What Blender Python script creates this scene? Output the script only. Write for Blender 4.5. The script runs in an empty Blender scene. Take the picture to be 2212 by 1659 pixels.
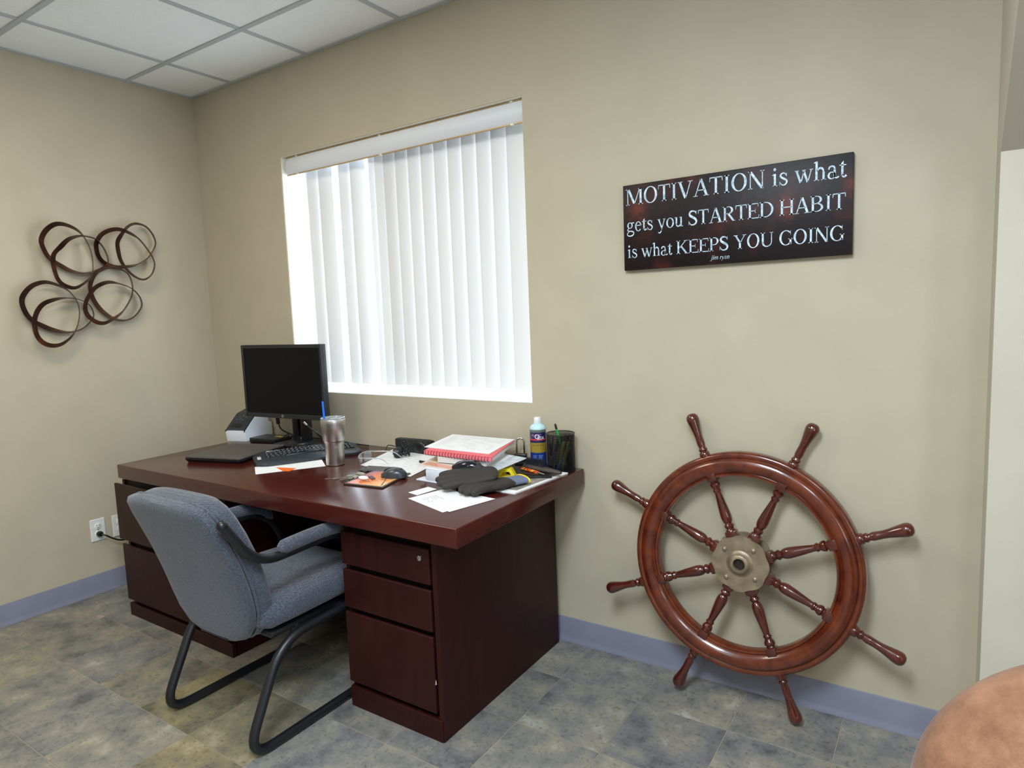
import bpy, bmesh, math, random
from mathutils import Vector, Matrix
random.seed(7)
PI = math.pi
scene = bpy.context.scene
COL = scene.collection

# ------------------------------------------------------------------ camera
W, H = 2212, 1659
FPX = 1413.6
CAM = Vector((3.6248, -2.2652, 1.3587))
ROT = (1.4630, 0.0380, 0.5833)
cam_data = bpy.data.cameras.new('camera')
cam_data.sensor_fit = 'HORIZONTAL'
cam_data.sensor_width = 36.0
cam_data.lens = 36.0 * FPX / W
cam_data.clip_start = 0.05
camera = bpy.data.objects.new('camera', cam_data)
camera.location = CAM
camera.rotation_mode = 'XYZ'
camera.rotation_euler = ROT
COL.objects.link(camera)
scene.camera = camera

# ------------------------------------------------------------------ world, lights, exposure
world = bpy.data.worlds.new('world'); scene.world = world
world.use_nodes = True
bg = world.node_tree.nodes['Background']
bg.inputs['Color'].default_value = (0.74, 0.87, 1.0, 1)
bg.inputs['Strength'].default_value = 8.8

def area_light(name, loc, size, size_y, power, color, rot=(0, 0, 0)):
    d = bpy.data.lights.new(name, 'AREA'); d.shape = 'RECTANGLE'
    d.size = size; d.size_y = size_y; d.energy = power; d.color = color
    o = bpy.data.objects.new(name, d); o.location = loc; o.rotation_euler = rot
    COL.objects.link(o); return o
CEIL = 2.6402
GX, GY = 0.3922, -0.3682          # ceiling grid origin
TROFFERS = [(GX + .61*4.5, GY - .61*3), (GX + .61*6.5, GY - .61*4), (GX + .61*3.5, GY - .61*6), (GX + .61*1.5, GY - .61*2)]  # last troffer is added to brighten the back wall at left
POWERS = [86, 27, 9, 20]
TINTS = [(.78, .90, 1.0), (.78, .90, 1.0), (.80, .91, 1.0), (1.0, .89, .72)]
for (tx, ty), pw, tint in zip(TROFFERS, POWERS, TINTS):
    area_light('troffer_light', (tx, ty, CEIL - .02), .52, 1.1, pw, tint)
scene.view_settings.view_transform = 'Standard'
scene.view_settings.look = 'None'
scene.view_settings.gamma = 1.0
scene.view_settings.use_curve_mapping = False
scene.view_settings.exposure = 0.0

# ------------------------------------------------------------------ pixel helpers (2212 x 1659 photograph)
_R = Matrix.Rotation(ROT[2], 3, 'Z') @ Matrix.Rotation(ROT[1], 3, 'Y') @ Matrix.Rotation(ROT[0], 3, 'X')
def ray(u, v): return _R @ Vector(((u - W/2)/FPX, -(v - H/2)/FPX, -1.0))
def atz(u, v, z): d = ray(u, v); return CAM + d*((z - CAM.z)/d.z)
def aty(u, v, y): d = ray(u, v); return CAM + d*((y - CAM.y)/d.y)
def atx(u, v, x): d = ray(u, v); return CAM + d*((x - CAM.x)/d.x)

# ------------------------------------------------------------------ mesh helpers
def lin(c):
    c = c/255.0
    return c/12.92 if c <= .04045 else ((c + .055)/1.055)**2.4
def rgb(r, g, b): return (lin(r), lin(g), lin(b), 1)

class MB:
    def __init__(s): s.v = []; s.f = []
    def add(s, vs, fs):
        n = len(s.v); s.v += [Vector(p) for p in vs]; s.f += [tuple(i + n for i in f) for f in fs]; return s
    def box(s, x0, x1, y0, y1, z0, z1):
        return s.add([(x0,y0,z0),(x1,y0,z0),(x1,y1,z0),(x0,y1,z0),(x0,y0,z1),(x1,y0,z1),(x1,y1,z1),(x0,y1,z1)],
                     [(3,2,1,0),(4,5,6,7),(0,1,5,4),(1,2,6,5),(2,3,7,6),(3,0,4,7)])
    def rbox(s, x0, x1, y0, y1, z0, z1, r=.004, seg=2, M=None):
        bm = bmesh.new(); bmesh.ops.create_cube(bm, size=1)
        for v in bm.verts:
            v.co = Vector(((x0+x1)/2 + v.co.x*(x1-x0), (y0+y1)/2 + v.co.y*(y1-y0), (z0+z1)/2 + v.co.z*(z1-z0)))
        bmesh.ops.bevel(bm, geom=list(bm.edges), offset=r, segments=seg, profile=.5, affect='EDGES', clamp_overlap=True)
        return s.addbm(bm, M)
    def addbm(s, bm, M=None):
        bm.verts.ensure_lookup_table(); bm.verts.index_update()
        vs = [(M @ v.co if M else v.co.copy()) for v in bm.verts]
        fs = [tuple(v.index for v in f.verts) for f in bm.faces]
        bm.free(); return s.add(vs, fs)
    def lathe(s, prof, seg=32, M=None, cap=True):
        vs = []; fs = []
        for r, z in prof:
            for k in range(seg):
                a = 2*PI*k/seg; p = Vector((r*math.cos(a), r*math.sin(a), z)); vs.append(M @ p if M else p)
        m = len(prof)
        for i in range(m - 1):
            for k in range(seg):
                a = i*seg + k; b = i*seg + (k+1) % seg
                fs.append((a, b, b + seg, a + seg))
        if cap:
            fs.append(tuple(range(seg - 1, -1, -1))); fs.append(tuple((m-1)*seg + k for k in range(seg)))
        return s.add(vs, fs)
    def tube(s, pts, rad, seg=8, closed=False, cap=True, flat=1.0):
        pts = [Vector(p) for p in pts]; n = len(pts)
        if not hasattr(rad, '__len__'): rad = [rad]*n
        T = []
        for i in range(n):
            a = pts[(i-1) % n] if (closed or i > 0) else pts[0]
            b = pts[(i+1) % n] if (closed or i < n-1) else pts[-1]
            T.append((b - a).normalized())
        u = T[0].orthogonal().normalized(); vs = []; fs = []
        for i in range(n):
            u = (u - T[i]*u.dot(T[i])); u = u.normalized() if u.length > 1e-9 else T[i].orthogonal().normalized()
            w = T[i].cross(u)
            for k in range(seg):
                a = 2*PI*k/seg; vs.append(pts[i] + (u*math.cos(a) + w*math.sin(a)*flat)*rad[i])
        for i in range(n if closed else n - 1):
            j = (i+1) % n
            for k in range(seg):
                fs.append((i*seg + k, i*seg + (k+1) % seg, j*seg + (k+1) % seg, j*seg + k))
        if cap and not closed:
            fs.append(tuple(range(seg - 1, -1, -1))); fs.append(tuple((n-1)*seg + k for k in range(seg)))
        return s.add(vs, fs)
    def prism(s, poly, h0, h1, M=None):
        n = len(poly); vs = []
        for h in (h0, h1):
            for x, y in poly:
                p = Vector((x, y, h)); vs.append(M @ p if M else p)
        fs = [tuple(range(n-1, -1, -1)), tuple(range(n, 2*n))] + [(i, (i+1) % n, n + (i+1) % n, n + i) for i in range(n)]
        return s.add(vs, fs)
    def sphere(s, c, r, su=16, sv=10, M=None, e=1.0):
        rx, ry, rz = r if hasattr(r, '__len__') else (r, r, r)
        sg = lambda t, q: math.copysign(abs(t)**q, t)
        vs = []; fs = []
        for j in range(sv + 1):
            ph = -PI/2 + PI*j/sv
            for i in range(su):
                th = 2*PI*i/su
                p = Vector((c[0] + rx*sg(math.cos(ph), e)*sg(math.cos(th), e), c[1] + ry*sg(math.cos(ph), e)*sg(math.sin(th), e), c[2] + rz*sg(math.sin(ph), e)))
                vs.append(M @ p if M else p)
        for j in range(sv):
            for i in range(su):
                fs.append((j*su + i, j*su + (i+1) % su, (j+1)*su + (i+1) % su, (j+1)*su + i))
        return s.add(vs, fs)
    def grid(s, P, closed_u=False, closed_v=False):
        m = len(P); n = len(P[0]); vs = [p for row in P for p in row]; fs = []
        for i in range(m if closed_u else m - 1):
            for j in range(n if closed_v else n - 1):
                i2 = (i+1) % m; j2 = (j+1) % n
                fs.append((i*n + j, i*n + j2, i2*n + j2, i2*n + j))
        return s.add(vs, fs)
    def mesh(s, name, smooth=None, fix=True):
        me = bpy.data.meshes.new(name); me.from_pydata([tuple(v) for v in s.v], [], s.f); me.validate()
        if fix:
            bm = bmesh.new(); bm.from_mesh(me); bmesh.ops.remove_doubles(bm, verts=bm.verts, dist=1e-6)
            bmesh.ops.recalc_face_normals(bm, faces=bm.faces); bm.to_mesh(me); bm.free()
        if smooth is not None:
            me.polygons.foreach_set('use_smooth', [True]*len(me.polygons)); me.set_sharp_from_angle(angle=math.radians(smooth))
        return me

def catmull(pts, n=8, closed=False):
    pts = [Vector(p) for p in pts]; N = len(pts); out = []
    for i in range(N if closed else N - 1):
        p0 = pts[(i-1) % N] if closed or i > 0 else pts[0]*2 - pts[1]
        p1 = pts[i]; p2 = pts[(i+1) % N]
        p3 = pts[(i+2) % N] if closed or i + 2 < N else pts[-1]*2 - pts[-2]
        for k in range(n):
            t = k/n
            out.append(.5*((2*p1) + (p2 - p0)*t + (2*p0 - 5*p1 + 4*p2 - p3)*t*t + (3*p1 - p0 - 3*p2 + p3)*t**3))
    if not closed: out.append(pts[-1])
    return out

def fillet(pts, r, n=6):
    """polyline with rounded corners"""
    pts = [Vector(p) for p in pts]; out = [pts[0]]
    rs = r if hasattr(r, '__len__') else [r]*len(pts)
    for i in range(1, len(pts) - 1):
        a, b, c = pts[i-1], pts[i], pts[i+1]
        d1 = (a - b); d2 = (c - b); q = min(rs[i], d1.length*.49, d2.length*.49)
        p1 = b + d1.normalized()*q; p2 = b + d2.normalized()*q
        for k in range(n + 1):
            t = k/n; out.append(p1*(1-t)**2 + b*2*t*(1-t) + p2*t*t)
    out.append(pts[-1]); return out

# ------------------------------------------------------------------ object helpers
WM = {}
def thing(name, label, cat, loc=(0, 0, 0), rotz=0.0, group=None):
    o = bpy.data.objects.new(name, None); COL.objects.link(o)
    o.empty_display_size = .05
    o.location = loc; o.rotation_euler = (0, 0, rotz)
    o['label'] = label; o['category'] = cat
    if group: o['group'] = group
    WM[o.name] = Matrix.Translation(Vector(loc)) @ Matrix.Rotation(rotz, 4, 'Z')
    return o
def obj(name, mb, mat, parent=None, smooth=None, world=False, label=None, kind=None, fix=True):
    me = mb if isinstance(mb, bpy.types.Mesh) else mb.mesh(name, smooth, fix)
    M = Matrix.Identity(4)
    if parent is not None:
        M = WM[parent.name]
        if world: me.transform(M.inverted())
    o = bpy.data.objects.new(name, me); COL.objects.link(o)
    if mat is not None:
        for m_ in (mat if isinstance(mat, list) else [mat]): me.materials.append(m_)
    if parent is not None: o.parent = parent
    WM[o.name] = M
    if label: o['label'] = label
    if kind: o['kind'] = kind
    return o
def tag(o, label, cat, group=None):
    o['label'] = label; o['category'] = cat
    if group: o['group'] = group
    return o
def struct(name, mb, mat, parent=None, smooth=None):
    o = obj(name, mb, mat, parent, smooth)
    if parent is None: o['kind'] = 'structure'
    return o

# ------------------------------------------------------------------ materials
def newmat(name):
    m = bpy.data.materials.new(name); m.use_nodes = True
    nt = m.node_tree; return m, nt, nt.nodes['Principled BSDF']
def setp(b, **k):
    for n, v in k.items():
        b.inputs[n.replace('_', ' ')].default_value = v
def plain(name, col, rough=.5, metal=0.0, coat=0.0, bump=0.0, bscale=200.0, var=0.0, vscale=8.0, spec=.5):
    m, nt, b = newmat(name)
    b.inputs['Base Color'].default_value = rgb(*col); b.inputs['Roughness'].default_value = rough
    b.inputs['Metallic'].default_value = metal; b.inputs['Coat Weight'].default_value = coat
    b.inputs['Specular IOR Level'].default_value = spec
    tc = nt.nodes.new('ShaderNodeTexCoord')
    if var:
        n = nt.nodes.new('ShaderNodeTexNoise'); n.inputs['Scale'].default_value = vscale; n.inputs['Detail'].default_value = 4
        nt.links.new(tc.outputs['Object'], n.inputs['Vector'])
        r = nt.nodes.new('ShaderNodeValToRGB'); r.color_ramp.elements[0].position = .3; r.color_ramp.elements[1].position = .7
        r.color_ramp.elements[0].color = rgb(*[max(0, c*(1-var)) for c in col]); r.color_ramp.elements[1].color = rgb(*[min(255, c*(1+var)) for c in col])
        nt.links.new(n.outputs['Fac'], r.inputs['Fac']); nt.links.new(r.outputs['Color'], b.inputs['Base Color'])
    if bump:
        n = nt.nodes.new('ShaderNodeTexNoise'); n.inputs['Scale'].default_value = bscale; n.inputs['Detail'].default_value = 3
        nt.links.new(tc.outputs['Object'], n.inputs['Vector'])
        bp = nt.nodes.new('ShaderNodeBump'); bp.inputs['Strength'].default_value = bump; bp.inputs['Distance'].default_value = .002
        nt.links.new(n.outputs['Fac'], bp.inputs['Height']); nt.links.new(bp.outputs['Normal'], b.inputs['Normal'])
    return m
def wood(name, dark, light, rough=.3, coat=.3, scale=(1.5, 14, 14), croug=.15, spec=.5):
    m, nt, b = newmat(name)
    tc = nt.nodes.new('ShaderNodeTexCoord'); mp = nt.nodes.new('ShaderNodeMapping'); mp.inputs['Scale'].default_value = scale
    nt.links.new(tc.outputs['Object'], mp.inputs['Vector'])
    n = nt.nodes.new('ShaderNodeTexNoise'); n.inputs['Scale'].default_value = 3.0; n.inputs['Detail'].default_value = 6; n.inputs['Distortion'].default_value = .6
    nt.links.new(mp.outputs['Vector'], n.inputs['Vector'])
    r = nt.nodes.new('ShaderNodeValToRGB'); r.color_ramp.elements[0].position = .32; r.color_ramp.elements[1].position = .68
    r.color_ramp.elements[0].color = rgb(*dark); r.color_ramp.elements[1].color = rgb(*light)
    nt.links.new(n.outputs['Fac'], r.inputs['Fac']); nt.links.new(r.outputs['Color'], b.inputs['Base Color'])
    setp(b, Roughness=rough, Coat_Weight=coat, Coat_Roughness=croug); b.inputs['Specular IOR Level'].default_value = spec
    return m
def wall_mat(name, col):
    m, nt, b = newmat(name)
    tc = nt.nodes.new('ShaderNodeTexCoord')
    n = nt.nodes.new('ShaderNodeTexNoise'); n.inputs['Scale'].default_value = 90; n.inputs['Detail'].default_value = 4
    nt.links.new(tc.outputs['Object'], n.inputs['Vector'])
    bp = nt.nodes.new('ShaderNodeBump'); bp.inputs['Strength'].default_value = .12; bp.inputs['Distance'].default_value = .003
    nt.links.new(n.outputs['Fac'], bp.inputs['Height']); nt.links.new(bp.outputs['Normal'], b.inputs['Normal'])
    r = nt.nodes.new('ShaderNodeValToRGB'); r.color_ramp.elements[0].position = .3; r.color_ramp.elements[1].position = .7
    r.color_ramp.elements[0].color = rgb(*[c*.985 for c in col]); r.color_ramp.elements[1].color = rgb(*[min(255, c*1.015) for c in col])
    n2 = nt.nodes.new('ShaderNodeTexNoise'); n2.inputs['Scale'].default_value = 5
    nt.links.new(tc.outputs['Object'], n2.inputs['Vector']); nt.links.new(n2.outputs['Fac'], r.inputs['Fac'])
    nt.links.new(r.outputs['Color'], b.inputs['Base Color'])
    setp(b, Roughness=.55); b.inputs['Specular IOR Level'].default_value = .35
    return m
def emit(name, col, s):
    m, nt, b = newmat(name); b.inputs['Base Color'].default_value = col; b.inputs['Emission Color'].default_value = col
    b.inputs['Emission Strength'].default_value = s; return m
def clear(name, col=(1, 1, 1, 1), gloss=.08, rough=.02):
    m = bpy.data.materials.new(name); m.use_nodes = True; nt = m.node_tree; nt.nodes.clear()
    t = nt.nodes.new('ShaderNodeBsdfTransparent'); t.inputs['Color'].default_value = col
    g = nt.nodes.new('ShaderNodeBsdfGlossy'); g.inputs['Roughness'].default_value = rough
    fr = nt.nodes.new('ShaderNodeMixShader'); fr.inputs['Fac'].default_value = gloss
    o = nt.nodes.new('ShaderNodeOutputMaterial')
    nt.links.new(t.outputs[0], fr.inputs[1]); nt.links.new(g.outputs[0], fr.inputs[2]); nt.links.new(fr.outputs[0], o.inputs[0])
    return m
def translucent(name, col, t=.6):
    m = bpy.data.materials.new(name); m.use_nodes = True; nt = m.node_tree; nt.nodes.clear()
    d = nt.nodes.new('ShaderNodeBsdfDiffuse'); d.inputs['Color'].default_value = col
    tr = nt.nodes.new('ShaderNodeBsdfTranslucent'); tr.inputs['Color'].default_value = col
    mx = nt.nodes.new('ShaderNodeMixShader'); mx.inputs['Fac'].default_value = t
    o = nt.nodes.new('ShaderNodeOutputMaterial')
    nt.links.new(d.outputs[0], mx.inputs[1]); nt.links.new(tr.outputs[0], mx.inputs[2]); nt.links.new(mx.outputs[0], o.inputs[0])
    return m

M_WALL = wall_mat('tan_wall_paint', (186, 176, 154))
M_STEP = wall_mat('lightened_wall_paint', (196, 189, 173))  # wall paint lightened to offset the shade under the sloping face
M_TILE_CEIL = plain('mineral_ceiling_tile', (246, 249, 254), .9, bump=.5, bscale=120, var=.03, vscale=260)
M_GRID = plain('ceiling_grid_paint', (184, 190, 194), .5)
M_BASE = plain('blue_grey_vinyl', (126, 128, 146), .45, var=.03, vscale=6)
M_WHITE = plain('white_plastic', (226, 226, 224), .35)
M_BLACK = plain('black_plastic', (20, 21, 24), .35)
M_BLACKM = plain('black_matte_plastic', (28, 30, 33), .55, bump=.2, bscale=600)
M_CHROME = plain('chrome', (200, 200, 198), .15, 1.0)
M_PAPER = plain('white_paper', (232, 232, 232), .7)
M_INK = plain('grey_ink', (120, 122, 128), .7)
M_INKD = plain('dark_ink', (50, 50, 56), .7)

# ================================================================== THE ROOM
RX, RY = 5.5, -4.5      # far ends of the room
WX0, WX1, WZ0, WZ1 = 0.733, 2.214, 0.9853, 2.2049
WT = .20
b = MB()
b.box(0, WX0, 0, WT, 0, CEIL + .1); b.box(WX1, RX, 0, WT, 0, CEIL + .1)
b.box(WX0, WX1, 0, WT, 0, WZ0); b.box(WX0, WX1, 0, WT, WZ1, CEIL + .1)
struct('wall_back', b, M_WALL)
struct('wall_left', MB().box(-.12, 0, RY, WT, 0, CEIL + .1), M_WALL)
struct('wall_front', MB().box(-.12, RX + .12, RY - .12, RY, 0, CEIL + .1), M_WALL)
b = MB()
b.box(RX, RX + .12, RY, -3.0, 0, CEIL + .1); b.box(RX, RX + .12, -2.1, WT, 0, CEIL + .1); b.box(RX, RX + .12, -3.0, -2.1, 2.1, CEIL + .1)
struct('wall_right', b, M_WALL)
# boxed-out wall under the stair at the right, its upper face sloping out into the room
XP = 3.7265
prof = [(.0, 0), (-.20, 0), (-.182, 1.712), (-1.79, CEIL + .02), (.0, CEIL + .02)]
b = MB().prism(prof, XP, RX, Matrix(((0, 0, 1, 0), (1, 0, 0, 0), (0, 1, 0, 0), (0, 0, 0, 1))))
struct('wall_step', b, M_STEP)

# glazed entrance
d2 = struct('door_1', MB().box(RX + .03, RX + .07, -3.0, -2.9, 0, 2.1).box(RX + .03, RX + .07, -2.2, -2.1, 0, 2.1).box(RX + .03, RX + .07, -2.9, -2.2, 2.0, 2.1).box(RX + .03, RX + .07, -2.9, -2.2, 0, .25), plain('dark_aluminium', (60, 60, 62), .4, .6))
M_GLASS = clear('window_glass')
obj('pane', MB().box(RX + .045, RX + .051, -2.9, -2.2, .25, 2.0), M_GLASS, d2)

# ---- floor: vinyl tiles 305 mm on a beige bed
m, nt, bs = newmat('stone_look_vinyl')
tc = nt.nodes.new('ShaderNodeTexCoord'); geo = nt.nodes.new('ShaderNodeNewGeometry')
oi = nt.nodes.new('ShaderNodeObjectInfo')
off = nt.nodes.new('ShaderNodeVectorMath'); off.operation = 'MULTIPLY_ADD'
cmb = nt.nodes.new('ShaderNodeCombineXYZ')
for k_ in ('X', 'Y', 'Z'): nt.links.new(oi.outputs['Random'], cmb.inputs[k_])
off.inputs[1].default_value = (37, 91, 53)
nt.links.new(cmb.outputs[0], off.inputs[0]); nt.links.new(geo.outputs['Position'], off.inputs[2])
n1 = nt.nodes.new('ShaderNodeTexNoise'); n1.inputs['Scale'].default_value = 7; n1.inputs['Detail'].default_value = 8; n1.inputs['Roughness'].default_value = .68
nt.links.new(off.outputs[0], n1.inputs['Vector'])
r1 = nt.nodes.new('ShaderNodeValToRGB'); e = r1.color_ramp.elements
e[0].position = .30; e[0].color = rgb(84, 84, 86); e[1].position = .72; e[1].color = rgb(166, 164, 156)
x = e.new(.46); x.color = rgb(119, 118, 116); x = e.new(.58); x.color = rgb(139, 134, 121)
nt.links.new(n1.outputs['Fac'], r1.inputs['Fac'])
n2 = nt.nodes.new('ShaderNodeTexNoise'); n2.inputs['Scale'].default_value = 75; n2.inputs['Detail'].default_value = 4
nt.links.new(off.outputs[0], n2.inputs['Vector'])
r2 = nt.nodes.new('ShaderNodeValToRGB'); e = r2.color_ramp.elements
e[0].position = .30; e[0].color = (.62, .62, .62, 1); e[1].position = .44; e[1].color = (1, 1, 1, 1)
x = e.new(.66); x.color = (1, 1, 1, 1); x = e.new(.78); x.color = (1.18, 1.16, 1.1, 1)
nt.links.new(n2.outputs['Fac'], r2.inputs['Fac'])
mul = nt.nodes.new('ShaderNodeMix'); mul.data_type = 'RGBA'; mul.blend_type = 'MULTIPLY'; mul.inputs[0].default_value = 1
nt.links.new(r1.outputs['Color'], mul.inputs[6]); nt.links.new(r2.outputs['Color'], mul.inputs[7])
at = nt.nodes.new('ShaderNodeAttribute'); at.attribute_type = 'OBJECT'; at.attribute_name = 'tint'
mul2 = nt.nodes.new('ShaderNodeMix'); mul2.data_type = 'RGBA'; mul2.blend_type = 'MULTIPLY'; mul2.inputs[0].default_value = 1
nt.links.new(mul.outputs[2], mul2.inputs[6]); nt.links.new(at.outputs['Color'], mul2.inputs[7])
nt.links.new(mul2.outputs[2], bs.inputs['Base Color'])
setp(bs, Roughness=.42); bs.inputs['Specular IOR Level'].default_value = .4
M_FLOOR = m
floor = struct('floor', MB().box(-.12, RX + .12, RY - .12, WT, -.1, -.0015), plain('beige_tile_joint', (148, 137, 120), .6))
T0 = .305; JX, JY = 2.463, -.266
tile_mesh = MB().rbox(.0016, T0 - .0016, .0016, T0 - .0016, -.0035, 0, .0006, 1).mesh('floor_tile')
tile_mesh.materials.append(M_FLOOR)
rt = random.Random(3)
yellow = {(-4, -3): (1.06, .95, .62), (-3, -4): (1.08, .96, .66), (-3, -3): (.96, .88, .66), (-5, -3): (1.0, .95, .8)}
for i in range(-9, 11):
    for j in range(-14, 2):
        x0 = JX + i*T0; y0 = JY + j*T0
        if x0 + T0 < .02 or y0 + T0 < RY or x0 > RX or y0 > -.02: continue
        o = bpy.data.objects.new('floor_tile', tile_mesh); COL.objects.link(o); o.parent = floor
        cx0 = max(x0, .0); cx1 = min(x0 + T0, RX); cy0 = max(y0, RY); cy1 = min(y0 + T0, -.0)
        o.location = (cx0, cy0, 0); o.scale = ((cx1-cx0)/T0, (cy1-cy0)/T0, 1)
        g = rt.uniform(.93, 1.07); w = rt.uniform(-.03, .05)
        if x0 < 1.6: w += .03  # warm light at left, cool at right, put into the tile tint
        if x0 > 2.2: w -= .03
        t = yellow.get((i, j))
        o['tint'] = [t[0], t[1], t[2]] if t else [g*(1+w), g*(1+w*.5), g*(1-w)]

# ---- ceiling: lay-in tiles in a white grid
ceil = struct('ceiling', MB().box(-.12, RX + .12, RY - .12, WT, CEIL + .12, CEIL + .2), M_TILE_CEIL)
gxs = [0] + [GX + .61*k for k in range(9) if GX + .61*k < RX] + [RX]
gys = [0] + [GY - .61*k for k in range(8) if GY - .61*k > RY] + [RY]
def in_troffer(cx, cy):
    return any(abs(cx - tx) < .3 and abs(cy - ty) < .61 for tx, ty in TROFFERS)
for a, c in zip(gxs[:-1], gxs[1:]):
    for q, p in zip(gys[:-1], gys[1:]):
        if in_troffer((a+c)/2, (p+q)/2): continue
        o = obj('ceiling_tile', MB().rbox(a + .003, c - .003, p + .003, q - .003, CEIL + .005, CEIL + .02, .002, 1), M_TILE_CEIL, ceil)
for gx in gxs[1:-1]:
    for q, p in zip(gys[:-1], gys[1:]):
        if in_troffer(gx, (p+q)/2): continue
        obj('grid_bar', MB().rbox(gx - .012, gx + .012, p + .012, q - .012, CEIL, CEIL + .004, .001, 1), M_GRID, ceil)
for gy in gys[1:-1]:
    obj('main_grid_bar', MB().rbox(.0, RX, gy - .012, gy + .012, CEIL - .0006, CEIL + .004, .001, 1), M_GRID, ceil)
obj('wall_angle', MB().rbox(0, RX, -.024, 0, CEIL - .0004, CEIL + .004, .001, 1), M_GRID, ceil)
obj('wall_angle', MB().rbox(0, .024, RY, -.024, CEIL - .0004, CEIL + .004, .001, 1), M_GRID, ceil)
for k, (tx, ty) in enumerate(TROFFERS):
    t = thing('ceiling_light', ['recessed fluorescent ceiling light over the middle of the room', 'recessed fluorescent ceiling light beside the sloping stair wall', 'recessed fluorescent ceiling light nearest the room front wall', 'unseen ceiling light added to brighten the left end of the back wall'][k], 'ceiling light', (tx, ty, CEIL), 0, 'recessed ceiling lights')
    fr = MB(); fr.rbox(-.3, -.27, -.6, .6, -.004, .02, .002, 1); fr.rbox(.27, .3, -.6, .6, -.004, .02, .002, 1); fr.rbox(-.27, .27, -.6, -.57, -.004, .02, .002, 1); fr.rbox(-.27, .27, .57, .6, -.004, .02, .002, 1)
    obj('frame', fr, M_GRID, t)
    obj('diffuser', MB().box(-.27, .27, -.57, .57, .0, .006), emit('diffuser_glow', (1, .96, .9, 1), 2.0), t)

# ---- baseboards with a toe
bp = [(0, 0), (.014, 0), (.0135, .003), (.010, .012), (.006, .024), (.004, .097), (.002, .1007), (0, .1007)]
struct('baseboard_back', MB().prism(bp, 0, XP, Matrix(((0, 0, 1, 0), (-1, 0, 0, 0), (0, 1, 0, 0), (0, 0, 0, 1)))), M_BASE, smooth=40)
struct('baseboard_left', MB().prism(bp, RY, 0, Matrix(((1, 0, 0, 0), (0, 0, 1, 0), (0, 1, 0, 0), (0, 0, 0, 1)))), M_BASE, smooth=40)
bpr = [(0.2, 0), (.214, 0), (.2135, .003), (.210, .012), (.206, .024), (.204, .097), (.201, .1007), (0.195, .1007)]
struct('baseboard_step', MB().prism(bpr, XP, RX, Matrix(((0, 0, 1, 0), (-1, 0, 0, 0), (0, 1, 0, 0), (0, 0, 0, 1)))), M_BASE, smooth=40)

# ---- window
M_WFR = plain('white_window_frame', (230, 232, 234), .4)
b = MB()
for (x0, x1, z0, z1) in ((WX0, WX0 + .045, WZ0, WZ1), (WX1 - .045, WX1, WZ0, WZ1), (WX0 + .045, WX1 - .045, WZ0, WZ0 + .045), (WX0 + .045, WX1 - .045, WZ1 - .045, WZ1), ((WX0+WX1)/2 - .02, (WX0+WX1)/2 + .02, WZ0 + .045, WZ1 - .045)):
    b.rbox(x0, x1, .15, .19, z0, z1, .003, 1)
win = struct('window_1', b, M_WFR)
mid = (WX0 + WX1)/2
obj('pane', MB().box(WX0 + .045, mid - .02, .167, .173, WZ0 + .045, WZ1 - .045), M_GLASS, win)
obj('pane', MB().box(mid + .02, WX1 - .045, .167, .173, WZ0 + .045, WZ1 - .045), M_GLASS, win)
obj('window_sill', MB().rbox(WX0 + .001, WX1 - .001, .002, .15, WZ0, WZ0 + .006, .002, 1), plain('white_sill_paint', (226, 226, 222), .5), win)

M_JAMB = plain('daylit_reveal_white', (226, 222, 208), .5)  # added white lining carries the burnt-out daylight on the reveal
obj('glare_lining', MB().box(WX0, WX0 + .003, .004, .15, WZ0 + .006, WZ1 - .003), M_JAMB, win)
obj('glare_lining', MB().box(WX1 - .003, WX1, .004, .15, WZ0 + .006, WZ1 - .003), M_JAMB, win)
obj('glare_lining', MB().box(WX0, WX1, .004, .15, WZ1 - .003, WZ1), M_JAMB, win)

# ---- vertical blind
bl = thing('vertical_blind', 'white vertical blind with curved valance hanging in the window opening', 'blind', ((WX0+WX1)/2, .08, WZ0))
M_VAL = plain('white_valance_vinyl', (222, 225, 232), .45)
M_BRASS = plain('tan_edge_trim', (178, 150, 104), .35, .2)
va0, va1, vz0, vz1 = WX0 + .006, WX1 - .004, 2.113, 2.196
P = []
prof = []
for k in range(13):
    t = k/12; prof.append((.032 - .022*math.sin(PI*(.12 + .76*t)), vz0 + (vz1-vz0)*t))
xs = [va0 + .0, va0 + .006, va0 + .02] + [va0 + .02 + (va1 - va0 - .02)*k/12 for k in range(1, 13)]
outer = [[Vector((xx if i > 2 else va0 + (0, .006, .02)[i] - .012*math.cos((zz-vz0)/(vz1-vz0)*PI - PI/2)*0, yy + (.03, .008, 0)[i] if i < 3 else yy, zz)) for (yy, zz) in prof] for i, xx in enumerate(xs)]
inner = [[p + Vector((0, .004, 0)) for p in row] for row in outer]
b = MB().grid(outer).grid(inner)
nz = len(prof)
for rows in (0, nz - 1):
    b.grid([[outer[i][rows], inner[i][rows]] for i in range(len(xs))])
b.grid([outer[0], inner[0]]); b.grid([outer[-1], inner[-1]])
obj('valance', b, M_VAL, bl, 50, world=True)
for zz, yy in ((vz0 - .002, prof[0][0]), (vz1 + .002, prof[-1][0])):
    obj('edge_trim', MB().rbox(va0 + .012, va1, yy - .003, yy + .004, zz - .003, zz + .003, .0015, 1), M_BRASS, bl, world=True)
M_CLIP = plain('clear_clip', (225, 225, 220), .2)
for xx in (WX0 + .1, 1.42, 2.15):
    for zz, yy in ((vz0 - .003, prof[0][0]), (vz1 + .003, prof[-1][0])):
        obj('valance_clip', MB().rbox(xx - .008, xx + .008, yy - .006, yy + .006, zz - .004, zz + .004, .002, 1), M_CLIP, bl, world=True)
obj('headrail', MB().rbox(WX0 + .012, WX1 - .008, .07, .11, 2.15, 2.195, .003, 1), M_WFR, bl, world=True)
M_SLAT = translucent('white_vinyl_slat', (.72, .715, .71, 1), .03)
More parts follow.
